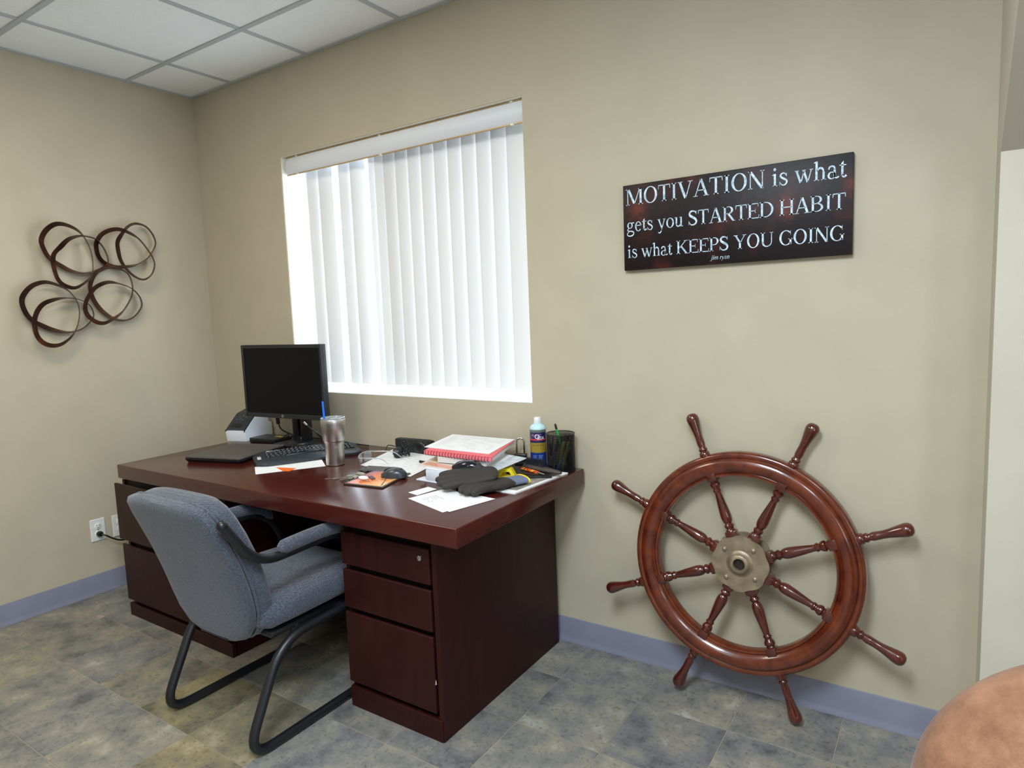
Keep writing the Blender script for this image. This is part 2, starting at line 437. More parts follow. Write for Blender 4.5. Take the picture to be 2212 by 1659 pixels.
slats = [(.872, 14), (.958, 10), (1.112, 16), (1.192, 12), (1.333, 48), (1.372, 34), (1.415, 8)]
slats += [(1.415 + .0785*k, 9) for k in range(1, 10)]
for sx, ang in slats:
    bm_ = MB(); P = []
    for k in range(7):
        t = (k/6 - .5); a = math.radians(ang)
        lx = t*.089; ly = .0035*(4*t*t)
        wx, wy = sx + lx*math.cos(a) - ly*math.sin(a), .088 + lx*math.sin(a) + ly*math.cos(a)
        P.append([Vector((wx, wy, 1.03)), Vector((wx, wy, 2.15))])
    bm_.grid(P)
    obj('slat', bm_, M_SLAT, bl, 60, world=True, fix=False)

# ---- power outlets on the left wall
def outlet(name, label, yc, zc, plugged):
    t = thing(name, label, 'outlet', (0, yc, zc), 0)
    obj('cover_plate', MB().rbox(0, .006, -.0355, .0355, -.0575, .0575, .003, 2), M_WHITE, t)
    for dz in (-.0195, .0195):
        f = MB(); f.lathe([(.0168, .0), (.0168, .0022), (.0158, .003)], 24, Matrix.Translation((.006, 0, dz)) @ Matrix.Rotation(PI/2, 4, 'Y'))
        r = obj('receptacle', f, M_WHITE, t, 40)
        if dz > 0 or not plugged:
            obj('slot', MB().box(.0088, .0094, -.0075, -.0055, dz + .0015, dz + .0095).box(.0088, .0094, .0055, .0075, dz + .0015, dz + .0095), M_INKD, r)
            obj('ground_hole', MB().lathe([(.0025, 0), (.0025, .0006)], 12, Matrix.Translation((.0088, 0, dz - .007)) @ Matrix.Rotation(PI/2, 4, 'Y')), M_INKD, r)
    obj('screw', MB().lathe([(.003, 0), (.003, .001), (.001, .0016)], 12, Matrix.Translation((.006, 0, 0)) @ Matrix.Rotation(PI/2, 4, 'Y')), M_CHROME, t)
outlet('power_outlet', 'white wall outlet with a black plug in its lower socket', -.730, .330, True)
outlet('power_outlet', 'white wall outlet half hidden behind the desk drawers', -.624, .326, False)
cord = thing('extension_cord', 'black power cord plugged into the wall outlet, running behind the desk', 'cord', (.009, -.730, .3105))
pb = MB(); pb.lathe([(.013, 0), (.0145, .006), (.0145, .018), (.010, .026)], 16, Matrix.Translation((.0095, -.730, .3105)) @ Matrix.Rotation(PI/2, 4, 'Y'))
obj('plug', pb, M_BLACK, cord, 40, world=True)
cp = catmull([(.03, -.730, .3105), (.045, -.712, .300), (.05, -.685, .278), (.05, -.65, .258), (.05, -.60, .245), (.05, -.52, .20), (.05, -.4, .06), (.06, -.25, .006), (.2, -.16, .006)], 8)
obj('cable', MB().tube(cp, .0045, 8), M_BLACK, cord, 60, world=True)

# ================================================================== DESK
M_MAH = wood('mahogany_veneer_lit', (63, 22, 17), (72, 26, 20), .19, .0, (1.5, 14, 14), .15, .42)  # lighter copy of the veneer for the lit top
M_MAHV = wood('mahogany_veneer_shaded', (38, 11, 10), (50, 16, 14), .42, .0, (14, 14, 1.5), .15, .22)  # darker copy of the same veneer for the shaded upright faces
M_DARK = plain('recess_shade_brown', (30, 12, 12), .6)  # shade of gaps and hollows put into the colour
DT = .741
DX0, DX1, DY0, DY1 = .486, 2.4525, -.828, -.0165
desk = thing('office_desk', 'dark mahogany desk with drawer pedestals standing under the window', 'desk', (1.45, -.42, 0))
obj('desk_top', MB().rbox(DX0, DX1, DY0, DY1, DT - .0625, DT, .004, 3), M_MAH, desk, 40, world=True)
# right pedestal
PX0, PX1, PB, PF = 1.905, 2.325, -.035, -.765
b = MB(); b.box(PX0, PX0 + .018, PF, PB, 0, .678); b.box(PX0, PX1 - .02, PB - .018, PB, 0, .678); 
obj('gap_shade_panel', MB().box(PX0 + .018, PX1 - .0185, PF + .022, PF + .03, .0, .678), M_DARK, desk, world=True)  # dark panel standing in for shade between the drawers
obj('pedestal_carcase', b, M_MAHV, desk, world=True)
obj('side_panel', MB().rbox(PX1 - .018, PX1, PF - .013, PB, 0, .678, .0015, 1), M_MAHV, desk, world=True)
def drawer(x0, x1, z0, z1, yf, lock=False, lip=True):
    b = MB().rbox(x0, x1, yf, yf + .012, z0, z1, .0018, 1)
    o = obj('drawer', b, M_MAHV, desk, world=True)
    if lock:
        obj('lock', MB().lathe([(.009, 0), (.009, .003), (.007, .004), (.003, .004), (.0025, .002)], 20, Matrix.Translation((lock[0], yf, lock[1])) @ Matrix.Rotation(PI/2, 4, 'X')), M_CHROME, o, 40, world=True, label='round chrome drawer lock')
    return o
DF = -.782
drawer(PX0 - .002, PX1 - .026, .521, .638, DF, (2.262, .604))
drawer(PX0 - .002, PX1 - .026, .366, .502, DF)
dr3 = drawer(PX0 - .002, PX1 - .026, .092, .348, DF)
cq = aty(942, 1475, DF - .0006)
obj('chipped_spot', MB().add([(cq.x - .004, DF - .0006, cq.z - .009), (cq.x + .003, DF - .0006, cq.z - .006), (cq.x + .002, DF - .0006, cq.z + .004), (cq.x - .001, DF - .0006, cq.z + .010)], [(0, 1, 2, 3)]), plain('bare_wood_chip', (190, 160, 150), .7), dr3, world=True, fix=False)
obj('kick_panel', MB().rbox(PX0, PX1 - .004, DF, DF + .018, 0, .074, .0015, 1), M_MAHV, desk, world=True)
# left pedestal, wider
LX0, LX1 = .418, 1.232
b = MB(); b.box(LX0, LX0 + .018, -.78, PB, 0, .655); b.box(LX1 - .018, LX1, -.78, PB, 0, .678); b.box(LX0, LX1, PB - .018, PB, 0, .655)
obj('gap_shade_panel', MB().box(LX0 + .018, LX1 - .018, -.768, -.76, 0, .655), M_DARK, desk, world=True)  # same dark backing for the shaded drawer gaps here
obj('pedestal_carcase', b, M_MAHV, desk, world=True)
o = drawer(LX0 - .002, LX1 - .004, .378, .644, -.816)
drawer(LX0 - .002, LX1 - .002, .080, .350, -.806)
obj('kick_panel', MB().rbox(LX0, LX1, -.802, -.784, 0, .060, .0015, 1), M_MAHV, desk, world=True)
# modesty panel and kneehole rail
obj('modesty_panel', MB().box(LX1, PX0, -.16, -.142, .09, .678), M_MAHV, desk, world=True)
obj('pencil_drawer', MB().rbox(LX1 + .01, PX0 - .01, -.64, -.36, .64, .676, .002, 1), M_DARK, desk, world=True)

# ================================================================== GUEST CHAIR
m, nt, bs = newmat('grey_weave')
tc = nt.nodes.new('ShaderNodeTexCoord')
n = nt.nodes.new('ShaderNodeTexNoise'); n.inputs['Scale'].default_value = 160; n.inputs['Detail'].default_value = 3
mp = nt.nodes.new('ShaderNodeMapping'); mp.inputs['Scale'].default_value = (1, 1, 2.2)
nt.links.new(tc.outputs['Object'], mp.inputs['Vector']); nt.links.new(mp.outputs['Vector'], n.inputs['Vector'])
r = nt.nodes.new('ShaderNodeValToRGB'); e = r.color_ramp.elements
e[0].position = .32; e[0].color = rgb(40, 44, 55); e[1].position = .55; e[1].color = rgb(70, 75, 88)
x = e.new(.75); x.color = rgb(92, 98, 112)
nt.links.new(n.outputs['Fac'], r.inputs['Fac']); nt.links.new(r.outputs['Color'], bs.inputs['Base Color'])
wv = nt.nodes.new('ShaderNodeTexWave'); wv.bands_direction = 'Z'; wv.inputs['Scale'].default_value = 90; wv.inputs['Distortion'].default_value = 2
nt.links.new(tc.outputs['Object'], wv.inputs['Vector'])
bpn = nt.nodes.new('ShaderNodeBump'); bpn.inputs['Strength'].default_value = .35; bpn.inputs['Distance'].default_value = .002
nt.links.new(wv.outputs['Fac'], bpn.inputs['Height']); nt.links.new(bpn.outputs['Normal'], bs.inputs['Normal'])
setp(bs, Roughness=.9, Sheen_Weight=.3); M_FAB = m
M_FRAME = plain('black_powder_coat', (22, 23, 27), .38, bump=.1, bscale=400)

chair = thing('office_chair', 'grey fabric armchair with black sled frame pulled up to the desk', 'chair', (1.62, -.95, 0))
CXL, CXR = 1.385, 1.862
def side(x):
    s = 1 if x > 1.6 else -1
    # rear leg, seat rail
    leg = fillet([(x, -.72, .345), (x, -1.02, .335), (x, -1.175, .016), (x, -.62, .016), (x, -.60, .40), (x, -.70, .622), (x, -1.085, .612), (x, -1.185, .765)],
                 [0, .10, .10, .08, .10, .13, .10, 0], 8)
    return leg
for x in (CXL, CXR):
    obj('sled_frame', MB().tube(side(x), .0155, 12), M_FRAME, chair, 60, world=True)
    # arm pad
    pts = [(x, -1.00, .634), (x, -.96, .639), (x, -.85, .643), (x, -.76, .638), (x, -.715, .615), (x, -.685, .575)]
    pp_ = catmull(pts, 5); nn = len(pp_)
    rr = [.024*min(1, .55 + 4*min(i, nn-1-i)/nn) for i in range(nn)]
    obj('arm_pad', MB().tube(pp_, rr, 14, flat=1.0), M_FAB, chair, 60, world=True)
    obj('frame_cap', MB().sphere((x, -1.187, .768), .0165, 12, 8), M_BLACK, chair, 60, world=True)
obj('cross_bar', MB().tube([(CXL, -.93, .338), (CXR, -.93, .338)], .012, 10), M_FRAME, chair, 60, world=True)
obj('cross_bar', MB().tube([(CXL, -.75, .342), (CXR, -.75, .342)], .012, 10), M_FRAME, chair, 60, world=True)
obj('back_bracket', MB().rbox(1.52, 1.68, -1.09, -.92, .318, .332, .004, 2), M_FRAME, chair, 40, world=True)
# seat cushion: rounded, crowned
def pad(sections, seg=28, e=.55):
    """sections: list of (centre, half_u, half_v, u, v) -> rounded loft, closed ends"""
    P = []
    for c, hu, hv, u, v in sections:
        row = []
        for k in range(seg):
            a = 2*PI*k/seg; cu = math.copysign(abs(math.cos(a))**e, math.cos(a)); sv = math.copysign(abs(math.sin(a))**e, math.sin(a))
            row.append(Vector(c) + Vector(u)*(hu*cu) + Vector(v)*(hv*sv))
        P.append(row)
    b = MB().grid(P, closed_v=True); n0 = len(P)
    b.f.append(tuple(range(seg-1, -1, -1))); b.f.append(tuple((n0-1)*seg + k for k in range(seg)))
    return b
secs = []
for t, w, h in ((0, .10, .012), (.03, .19, .035), (.1, .226, .052), (.3, .236, .058), (.6, .238, .060), (.85, .236, .058), (.95, .222, .048), (.985, .19, .03), (1, .12, .010)):
    y = -1.075 + t*.50; z = .405 + .012*math.sin(t*PI) + .01*t
    secs.append(((1.622, y, z), w, h, (1, 0, 0), (0, 0, 1)))
obj('seat', pad(secs, 36), M_FAB, chair, 60, world=True)
obj('seat_pan', MB().rbox(1.42, 1.83, -1.03, -.62, .335, .36, .01, 2), M_FRAME, chair, 40, world=True)
# backrest: rear shell and front cushion, lofted bottom to top
def back_loft(y_off, thick, shrink):
    data = [(.318, .05), (.325, .11), (.345, .165), (.39, .205), (.45, .226), (.53, .236), (.62, .240), (.70, .240), (.755, .234), (.792, .218), (.812, .190), (.821, .12)]
    P = []
    for z, hw in data:
        t = (z - .318)/.514
        yr = -1.055 - .155*t**1.15 + .02*math.sin(PI*t)
        secs_w = max(.01, hw - shrink)
        edge = max(.15, min(1, hw/.2))
        P.append(((1.602 - .012*t, yr + y_off, z), secs_w, thick*edge**.6, (1, .0, 0), (0, .97, .22)))
    return pad(P, 40, .62)
obj('back_shell', back_loft(-.012, .030, 0), M_FAB, chair, 60, world=True)
obj('back_cushion', back_loft(.040, .048, -.004), M_FAB, chair, 60, world=True)
sm = []
for z, hw in [(.318, .05), (.325, .11), (.345, .165), (.39, .205), (.45, .226), (.53, .236), (.62, .240), (.70, .240), (.755, .234), (.792, .218), (.812, .190), (.821, .12)]:
    t = (z - .318)/.514; yr = -1.055 - .155*t**1.15 + .02*math.sin(PI*t)
    sm.append((1.602 - .012*t + hw*.985, yr + .008, z))
sm = sm + [(2*(1.602 - .012*(p[2]-.318)/.514) - p[0], p[1], p[2]) for p in reversed(sm)]
obj('piping', MB().tube(catmull(sm, 4, True), .0045, 8, closed=True), M_FAB, chair, 60, world=True)

# ================================================================== SHIP'S WHEEL leaning on the wall
M_WHEEL = wood('varnished_wheel_wood', (74, 24, 11), (112, 47, 19), .24, .6, (5, 5, 5), .08)
M_SPOKE = wood('varnished_spoke_wood', (62, 20, 13), (88, 31, 19), .2, .8, (6, 6, 6), .06)
M_HUB = plain('tarnished_brass', (150, 134, 112), .45, .6, var=.12, vscale=30)
al = .105; WC = Vector((3.073, -.083, .497))
ca_, sa_ = math.cos(al), math.sin(al)
WMX = Matrix(((1, 0, 0, WC.x), (0, sa_, -ca_, WC.y), (0, ca_, sa_, WC.z), (0, 0, 0, 1)))
wheel = thing('ship_wheel', "varnished wooden ship's wheel with eight spokes leaning against the tan wall", "ship's wheel", (3.07, -.12, 0))
prof = [(.289, -.024), (.289, .010), (.292, .016), (.297, .017), (.300, .013), (.304, .018), (.314, .026), (.328, .030), (.342, .027), (.349, .021), (.351, .015), (.355, .017), (.363, .018), (.370, .013), (.372, .006), (.372, -.024)]
seg = 96; P = []
for k in range(seg):
    a = 2*PI*k/seg
    P.append([WMX @ Vector((r*math.cos(a), r*math.sin(a), z)) for r, z in prof])
obj('rim', MB().grid(P, closed_u=True, closed_v=True), M_WHEEL, wheel, 50, world=True)
spoke_prof = [(r_*1.10, z_) for r_, z_ in [(.0165, .07), (.0165, .108), (.014, .112), (.0115, .116), (.0145, .121), (.0155, .126), (.0125, .131), (.0105, .134), (.0135, .138), (.0162, .147), (.0170, .158), (.0160, .176), (.0138, .200), (.0115, .222), (.0100, .236), (.0100, .240), (.0125, .244), (.0130, .248), (.0105, .252), (.0110, .256), (.0145, .261), (.0160, .267), (.0160, .272), (.0120, .276), (.0150, .284), (.0160, .295)]]
hand_prof = [(r_*1.14, z_) for r_, z_ in [(.0150, .365), (.0160, .374), (.0150, .383), (.0110, .387), (.0130, .391), (.0135, .395), (.0105, .399), (.0100, .404), (.0120, .412), (.0118, .425), (.0112, .440), (.0125, .458), (.0150, .475), (.0178, .492), (.0190, .503), (.0180, .513), (.0130, .521), (.006, .5245)]]
for k in range(8):
    a = 1.936 - k*PI/4
    M_ = WMX @ Matrix.Rotation(a - PI/2, 4, 'Z') @ Matrix.Rotation(-PI/2, 4, 'X') @ Matrix.Identity(4)
    sp = obj('spoke', MB().lathe(spoke_prof, 20, M_), M_SPOKE, wheel, 40, world=True)
    M2 = WMX @ Matrix.Rotation(a - PI/2, 4, 'Z')
    obj('spoke_foot', MB().rbox(-.0165, .0165, .281, .312, -.020, .021, .003, 2, M2), M_SPOKE, sp, 40, world=True)
    obj('spoke_shoulder', MB().rbox(-.019, .019, .074, .108, -.018, .018, .004, 2, M2), M_SPOKE, sp, 40, world=True)
    obj('handle', MB().lathe(hand_prof, 20, M_), M_SPOKE, wheel, 50, world=True)
# hub: scalloped brass plates, boss, bolts
def hub_poly(r):
    pts = []
    for k in range(64):
        a = 2*PI*k/64
        c8 = math.cos(4*(a - 1.936 - PI/8))     # flats face the spokes, points between them
        pts.append((r*(1 - .06*(1 - abs(c8)))*math.cos(a), r*(1 - .06*(1 - abs(c8)))*math.sin(a)))
    return pts
hp = hub_poly(.094)
hb = MB().prism(hp, .019, .027, WMX)
hub = obj('hub_plate', hb, M_HUB, wheel, 30, world=True, label='tarnished brass hub plate')
obj('hub_back_plate', MB().prism(hub_poly(.098), -.030, -.019, WMX), M_HUB, wheel, 30, world=True)
obj('hub_block', MB().lathe([(.072, -.02), (.072, .02)], 32, WMX), M_SPOKE, wheel, 40, world=True)
obj('hub_boss', MB().lathe([(.046, .026), (.040, .029), (.034, .033), (.031, .038), (.027, .041), (.0195, .041), (.0185, .020)], 32, WMX, cap=False), M_HUB, hub, 50, world=True)
obj('axle_hole', MB().lathe([(.0184, .0275), (.0184, .029)], 24, WMX), M_DARK, hub, 40, world=True)
for k in range(4):
    a = math.radians(45 + 5) + k*PI/2
    B = WMX @ Matrix.Translation((.066*math.cos(a), .066*math.sin(a), .027))
    obj('bolt', MB().lathe([(.010, 0), (.0095, .0015), (.0065, .002), (.0065, .006), (.0045, .0075), (.001, .008)], 16, B), M_HUB, hub, 40, world=True)

# ================================================================== SIGN
m, nt, bs = newmat('dark_rusted_canvas')
tc = nt.nodes.new('ShaderNodeTexCoord')
n = nt.nodes.new('ShaderNodeTexNoise'); n.inputs['Scale'].default_value = 8.5; n.inputs['Detail'].default_value = 7; n.inputs['Roughness'].default_value = .6
nt.links.new(tc.outputs['Object'], n.inputs['Vector'])
r = nt.nodes.new('ShaderNodeValToRGB'); e = r.color_ramp.elements
e[0].position = .50; e[0].color = rgb(24, 15, 18); e[1].position = .72; e[1].color = rgb(96, 40, 28)
x = e.new(.60); x.color = rgb(52, 22, 22)
nt.links.new(n.outputs['Fac'], r.inputs['Fac']); nt.links.new(r.outputs['Color'], bs.inputs['Base Color'])
n = nt.nodes.new('ShaderNodeTexNoise'); n.inputs['Scale'].default_value = 420; n.inputs['Detail'].default_value = 2
nt.links.new(tc.outputs['Object'], n.inputs['Vector'])
bpn = nt.nodes.new('ShaderNodeBump'); bpn.inputs['Strength'].default_value = .5; bpn.inputs['Distance'].default_value = .001
nt.links.new(n.outputs['Fac'], bpn.inputs['Height']); nt.links.new(bpn.outputs['Normal'], bs.inputs['Normal'])
setp(bs, Roughness=.42); bs.inputs['Specular IOR Level'].default_value = .28; M_SIGN = m
m, nt, bs = newmat('worn_pale_blue_print')
tc = nt.nodes.new('ShaderNodeTexCoord'); n = nt.nodes.new('ShaderNodeTexNoise'); n.inputs['Scale'].default_value = 90; n.inputs['Detail'].default_value = 5
nt.links.new(tc.outputs['Object'], n.inputs['Vector']); r = nt.nodes.new('ShaderNodeValToRGB'); e = r.color_ramp.elements
e[0].position = .35; e[0].color = rgb(150, 176, 200); e[1].position = .6; e[1].color = rgb(214, 230, 240)
nt.links.new(n.outputs['Fac'], r.inputs['Fac']); nt.links.new(r.outputs['Color'], bs.inputs['Base Color']); setp(bs, Roughness=.5); M_PRINT = m

SX0, SX1, SZ0, SZ1 = 2.6416, 3.3817, 1.4964, 1.7972
sign = thing('wall_sign', 'dark rust-brown canvas sign with pale lettering hung above the wheel', 'sign', ((SX0+SX1)/2, -.001, (SZ0+SZ1)/2))
obj('panel', MB().rbox(SX0, SX1, -.022, -.001, SZ0, SZ1, .002, 2), M_SIGN, sign, 40, world=True)

# --- a small serif alphabet drawn with broad and hairline strokes (units: 662 = cap height)
def R4(x0, x1, y0, y1): return [(x0, y0), (x1, y0), (x1, y1), (x0, y1)]
def stem(x, y0, y1, w=100, b=1, t=1, s=62):
    o = [R4(x - w/2, x + w/2, y0, y1)]
    if b:
        o.append(R4(x - w/2 - s, x + w/2 + s, y0, y0 + 24)); o.append([(x - w/2 - 22, y0 + 24), (x + w/2 + 22, y0 + 24), (x + w/2, y0 + 50), (x - w/2, y0 + 50)])
    if t:
        o.append(R4(x - w/2 - s, x + w/2 + s, y1 - 24, y1)); o.append([(x - w/2, y1 - 50), (x + w/2, y1 - 50), (x + w/2 + 22, y1 - 24), (x - w/2 - 22, y1 - 24)])
    return o
def half(x, y0, y1, w=85):      # lower-case stem: foot serif, flag at top-left
    return [R4(x - w/2, x + w/2, y0, y1), R4(x - w/2 - 50, x + w/2 + 50, y0, y0 + 22), [(x - w/2, y1), (x - w/2 - 62, y1 - 42), (x - w/2 - 62, y1 - 60), (x - w/2, y1 - 60)]]
def diag(x0, y0, x1, y1, w): return [[(x0 - w/2, y0), (x0 + w/2, y0), (x1 + w/2, y1), (x1 - w/2, y1)]]
def arc(cx, cy, rx, ry, wx, wy, a0=0, a1=360, n=40):
    o = []
    for k in range(n):
        p, q = [math.radians(a0 + (a1 - a0)*(k + d)/n) for d in (0, 1)]
        o.append([(cx + rx*math.cos(p), cy + ry*math.sin(p)), (cx + rx*math.cos(q), cy + ry*math.sin(q)), (cx + (rx-wx)*math.cos(q), cy + (ry-wy)*math.sin(q)), (cx + (rx-wx)*math.cos(p), cy + (ry-wy)*math.sin(p))])
    return o
def spl(pts, w0, w1, flat=False):
    c = catmull([(p[0], p[1], 0) for p in pts], 6); n = len(c); o = []; L = []; R_ = []
    for i, p in enumerate(c):
        t = (c[min(i+1, n-1)] - c[max(i-1, 0)]).normalized(); nn = Vector((-t.y, t.x, 0)); f = math.sin(PI*i/(n-1))
        w = w0 + (w1 - w0)*(1 if flat else f**1.2); L.append(p + nn*w/2); R_.append(p - nn*w/2)
    for i in range(n - 1): o.append([tuple(q[:2]) for q in (L[i], L[i+1], R_[i+1], R_[i])])
    return o
def dot(cx, cy, r): return [[(cx + r*math.cos(2*PI*k/16), cy + r*math.sin(2*PI*k/16)) for k in range(16)]]
H_ = lambda x0, x1, y0, y1: [R4(x0, x1, y0, y1)]
GL = {
 ' ': (250, []),
 'O': (722, arc(361, 331, 328, 345, 108, 34)),
 'T': (611, stem(305, 0, 650, 102, 1, 0) + H_(20, 591, 624, 662) + [[(18, 490), (36, 490), (60, 630), (18, 662)], [(593, 490), (575, 490), (551, 630), (593, 662)]]),
 'I': (333, stem(166, 0, 662, 102)),
 'V': (722, diag(110, 650, 368, -10, 112) + diag(610, 650, 378, -10, 44) + H_(14, 232, 638, 662) + H_(490, 706, 638, 662)),
 'A': (722, diag(100, 10, 352, 672, 44) + diag(612, 10, 356, 672, 112) + H_(170, 520, 215, 250) + H_(12, 210, 0, 24) + H_(468, 708, 0, 24)),
 'N': (722, stem(112, 0, 650, 42, 1, 0, 70) + diag(112, 662, 600, -8, 118) + stem(610, 0, 662, 42, 0, 1, 70) + H_(10, 130, 638, 662)),
 'M': (889, stem(112, 0, 650, 42, 1, 0, 70) + diag(150, 662, 440, 40, 112) + diag(720, 662, 452, 40, 44) + stem(760, 0, 662, 104) + H_(10, 190, 638, 662) + H_(680, 870, 638, 662)),
 'E': (611, stem(135, 0, 662, 102) + H_(135, 560, 624, 662) + H_(135, 420, 318, 354) + H_(135, 575, 0, 38) + [[(542, 520), (562, 510), (562, 662), (530, 640)], [(400, 245), (420, 245), (420, 428), (400, 428)], [(560, 0), (585, 0), (604, 165), (582, 165)]]),
 'D': (722, stem(130, 0, 662, 102) + H_(130, 300, 626, 662) + H_(130, 300, 0, 36) + arc(290, 331, 400, 331, 108, 36, -90, 90)),
 'R': (667, stem(130, 0, 662, 102) + H_(130, 320, 628, 662) + H_(130, 320, 322, 356) + arc(310, 492, 245, 170, 102, 34, -90, 90) + diag(300, 340, 580, 10, 118) + H_(530, 664, 0, 24)),
 'B': (667, stem(130, 0, 662, 102) + H_(130, 320, 628, 662) + H_(130, 320, 326, 358) + H_(130, 320, 0, 34) + arc(300, 500, 240, 162, 98, 32, -90, 90) + arc(300, 179, 300, 179, 104, 32, -90, 90)),
 'P': (556, stem(130, 0, 662, 102) + H_(130, 300, 628, 662) + H_(130, 300, 290, 322) + arc(290, 476, 250, 186, 102, 34, -90, 90)),
 'H': (722, stem(130, 0, 662, 102) + stem(592, 0, 662, 102) + H_(130, 592, 318, 354)),
 'K': (722, stem(130, 0, 662, 102) + diag(220, 310, 570, 650, 60) + diag(285, 390, 625, 10, 120) + H_(460, 690, 638, 662) + H_(520, 722, 0, 24)),
 'Y': (722, diag(125, 650, 368, 300, 108) + diag(615, 650, 390, 290, 44) + stem(366, 0, 330, 102, 1, 0) + H_(16, 240, 638, 662) + H_(500, 706, 638, 662)),
 'U': (722, stem(145, 220, 662, 102, 0, 1) + stem(600, 220, 662, 42, 0, 1, 70) + arc(358, 225, 264, 239, 98, 50, 180, 300) + arc(358, 225, 263, 239, 44, 46, 290, 360)),
 'G': (722, arc(370, 331, 338, 345, 110, 34, 42, 318) + stem(600, 40, 290, 98, 0, 1) + [[(592, 460), (612, 460), (612, 672), (590, 640)], [(560, 20), (650, 80), (600, 100), (540, 60)]]),
 'S': (556, spl([(462, 520), (420, 600), (310, 645), (180, 630), (110, 540), (140, 445), (270, 365), (410, 285), (478, 180), (440, 70), (310, 14), (170, 34), (70, 160)], 26, 112) + [[(460, 480), (480, 480), (480, 672), (462, 650)], [(50, 0), (68, 20), (72, 200), (52, 200)]]),
 'i': (278, half(144, 0, 450) + dot(139, 610, 56)),
 's': (389, spl([(318, 330), (285, 405), (205, 440), (120, 415), (90, 345), (150, 275), (250, 220), (330, 160), (328, 75), (255, 8), (150, 18), (60, 120)], 22, 74) + [[(318, 310), (333, 310), (333, 452), (318, 440)], [(48, -6), (62, 6), (62, 140), (48, 140)]]),
 'w': (722, diag(80, 440, 240, -10, 84) + diag(362, 400, 250, -10, 38) + diag(345, 440, 505, -10, 84) + diag(645, 440, 515, -10, 38) + H_(12, 165, 428, 450) + H_(290, 430, 428, 450) + H_(580, 712, 428, 450)),
 'h': (500, half(118, 0, 683) + spl([(140, 330), (210, 420), (300, 428), (362, 370), (382, 280)], 40, 74) + [R4(340, 424, 0, 290), R4(290, 474, 0, 22)]),
 'n': (500, half(118, 0, 450) + spl([(140, 330), (210, 420), (300, 428), (362, 370), (382, 280)], 40, 74) + [R4(340, 424, 0, 290), R4(290, 474, 0, 22)]),
 'm': (778, half(118, 0, 450) + spl([(140, 330), (200, 420), (290, 428), (350, 370), (368, 280)], 40, 74) + [R4(326, 410, 0, 290), R4(286, 450, 0, 22)] + spl([(400, 330), (470, 420), (570, 428), (632, 370), (652, 280)], 40, 74) + [R4(610, 694, 0, 290), R4(570, 736, 0, 22)]),
 'r': (333, half(118, 0, 450) + spl([(140, 310), (200, 410), (270, 440), (320, 400)], 40, 80)),
 'a': (444, arc(185, 118, 155, 132, 72, 30) + [R4(250, 330, 40, 330)] + spl([(70, 335), (105, 415), (195, 440), (275, 400), (292, 310)], 50, 62) + spl([(300, 70), (335, 18), (390, 22), (440, 60)], 60, 40)),
 't': (278, [R4(82, 166, 70, 500), [(82, 500), (166, 580), (166, 500)]] + H_(14, 268, 416, 450) + spl([(125, 100), (150, 30), (205, 14), (270, 70)], 80, 46)),
 'g': (500, arc(215, 300, 168, 152, 78, 28) + H_(330, 474, 396, 440) + spl([(150, 170), (78, 118), (80, 62), (180, 30), (330, 14), (430, -40), (420, -140), (290, -205), (130, -200), (46, -130), (90, -40), (180, 20)], 30, 62)),
 'e': (444, arc(225, 224, 198, 236, 86, 28, 6, 322) + H_(60, 414, 252, 284)),
 'y': (500, diag(90, 440, 278, 0, 84) + diag(425, 440, 240, -100, 40) + spl([(258, -50), (205, -160), (130, -200), (50, -165)], 40, 56) + H_(12, 186, 428, 450) + H_(348, 486, 428, 450)),
 'o': (500, arc(250, 225, 222, 236, 90, 28)),
 'u': (500, [R4(72, 156, 110, 450), R4(10, 130, 428, 450)] + spl([(114, 150), (140, 50), (220, 22), (300, 50), (360, 110)], 70, 56) + [R4(336, 420, 0, 450), R4(280, 380, 428, 450), R4(380, 490, 0, 22)]),
 'j': (278, [R4(110, 190, -60, 450), R4(40, 150, 428, 450)] + spl([(152, -50), (110, -170), (30, -205), (-50, -170)], 70, 46) + dot(150, 610, 56)),
}
def lettering(text, x0, x1, z, cap, y, shear=0.0):
    tot = sum(GL[c][0] for c in text); s = (x1 - x0)/tot; sz = cap/662.0; cur = 0; b = MB()
    for c in text:
        w, polys = GL[c]
        for poly in polys:
            b.add([(x0 + (cur + px_ + shear*py_)*s, y, z + py_*sz) for px_, py_ in poly], [tuple(range(len(poly)))])
        cur += w
    return b
SW, SH = SX1 - SX0, SZ1 - SZ0
for text, fx0, fx1, fz, cap, sh in (('MOTIVATION is what', .014, .975, .765, .0555, 0), ('gets you STARTED HABIT', .016, .975, .455, .0480, 0), ('is what KEEPS YOU GOING', .017, .972, .146, .0450, 0), ('jim ryan', .425, .508, .052, .0135, .3)):
    tot = sum(GL[c_][0] for c_ in text); cur = 0
    for word in text.split(' '):
        wlen = sum(GL[c_][0] for c_ in word); k_ = (fx1 - fx0)/tot
        obj('printed_word', lettering(word, SX0 + (fx0 + cur*k_)*SW, SX0 + (fx0 + (cur + wlen)*k_)*SW, SZ0 + fz*SH, cap, -.0226, sh), M_PRINT, sign, world=True, fix=False)
        cur += wlen + 250

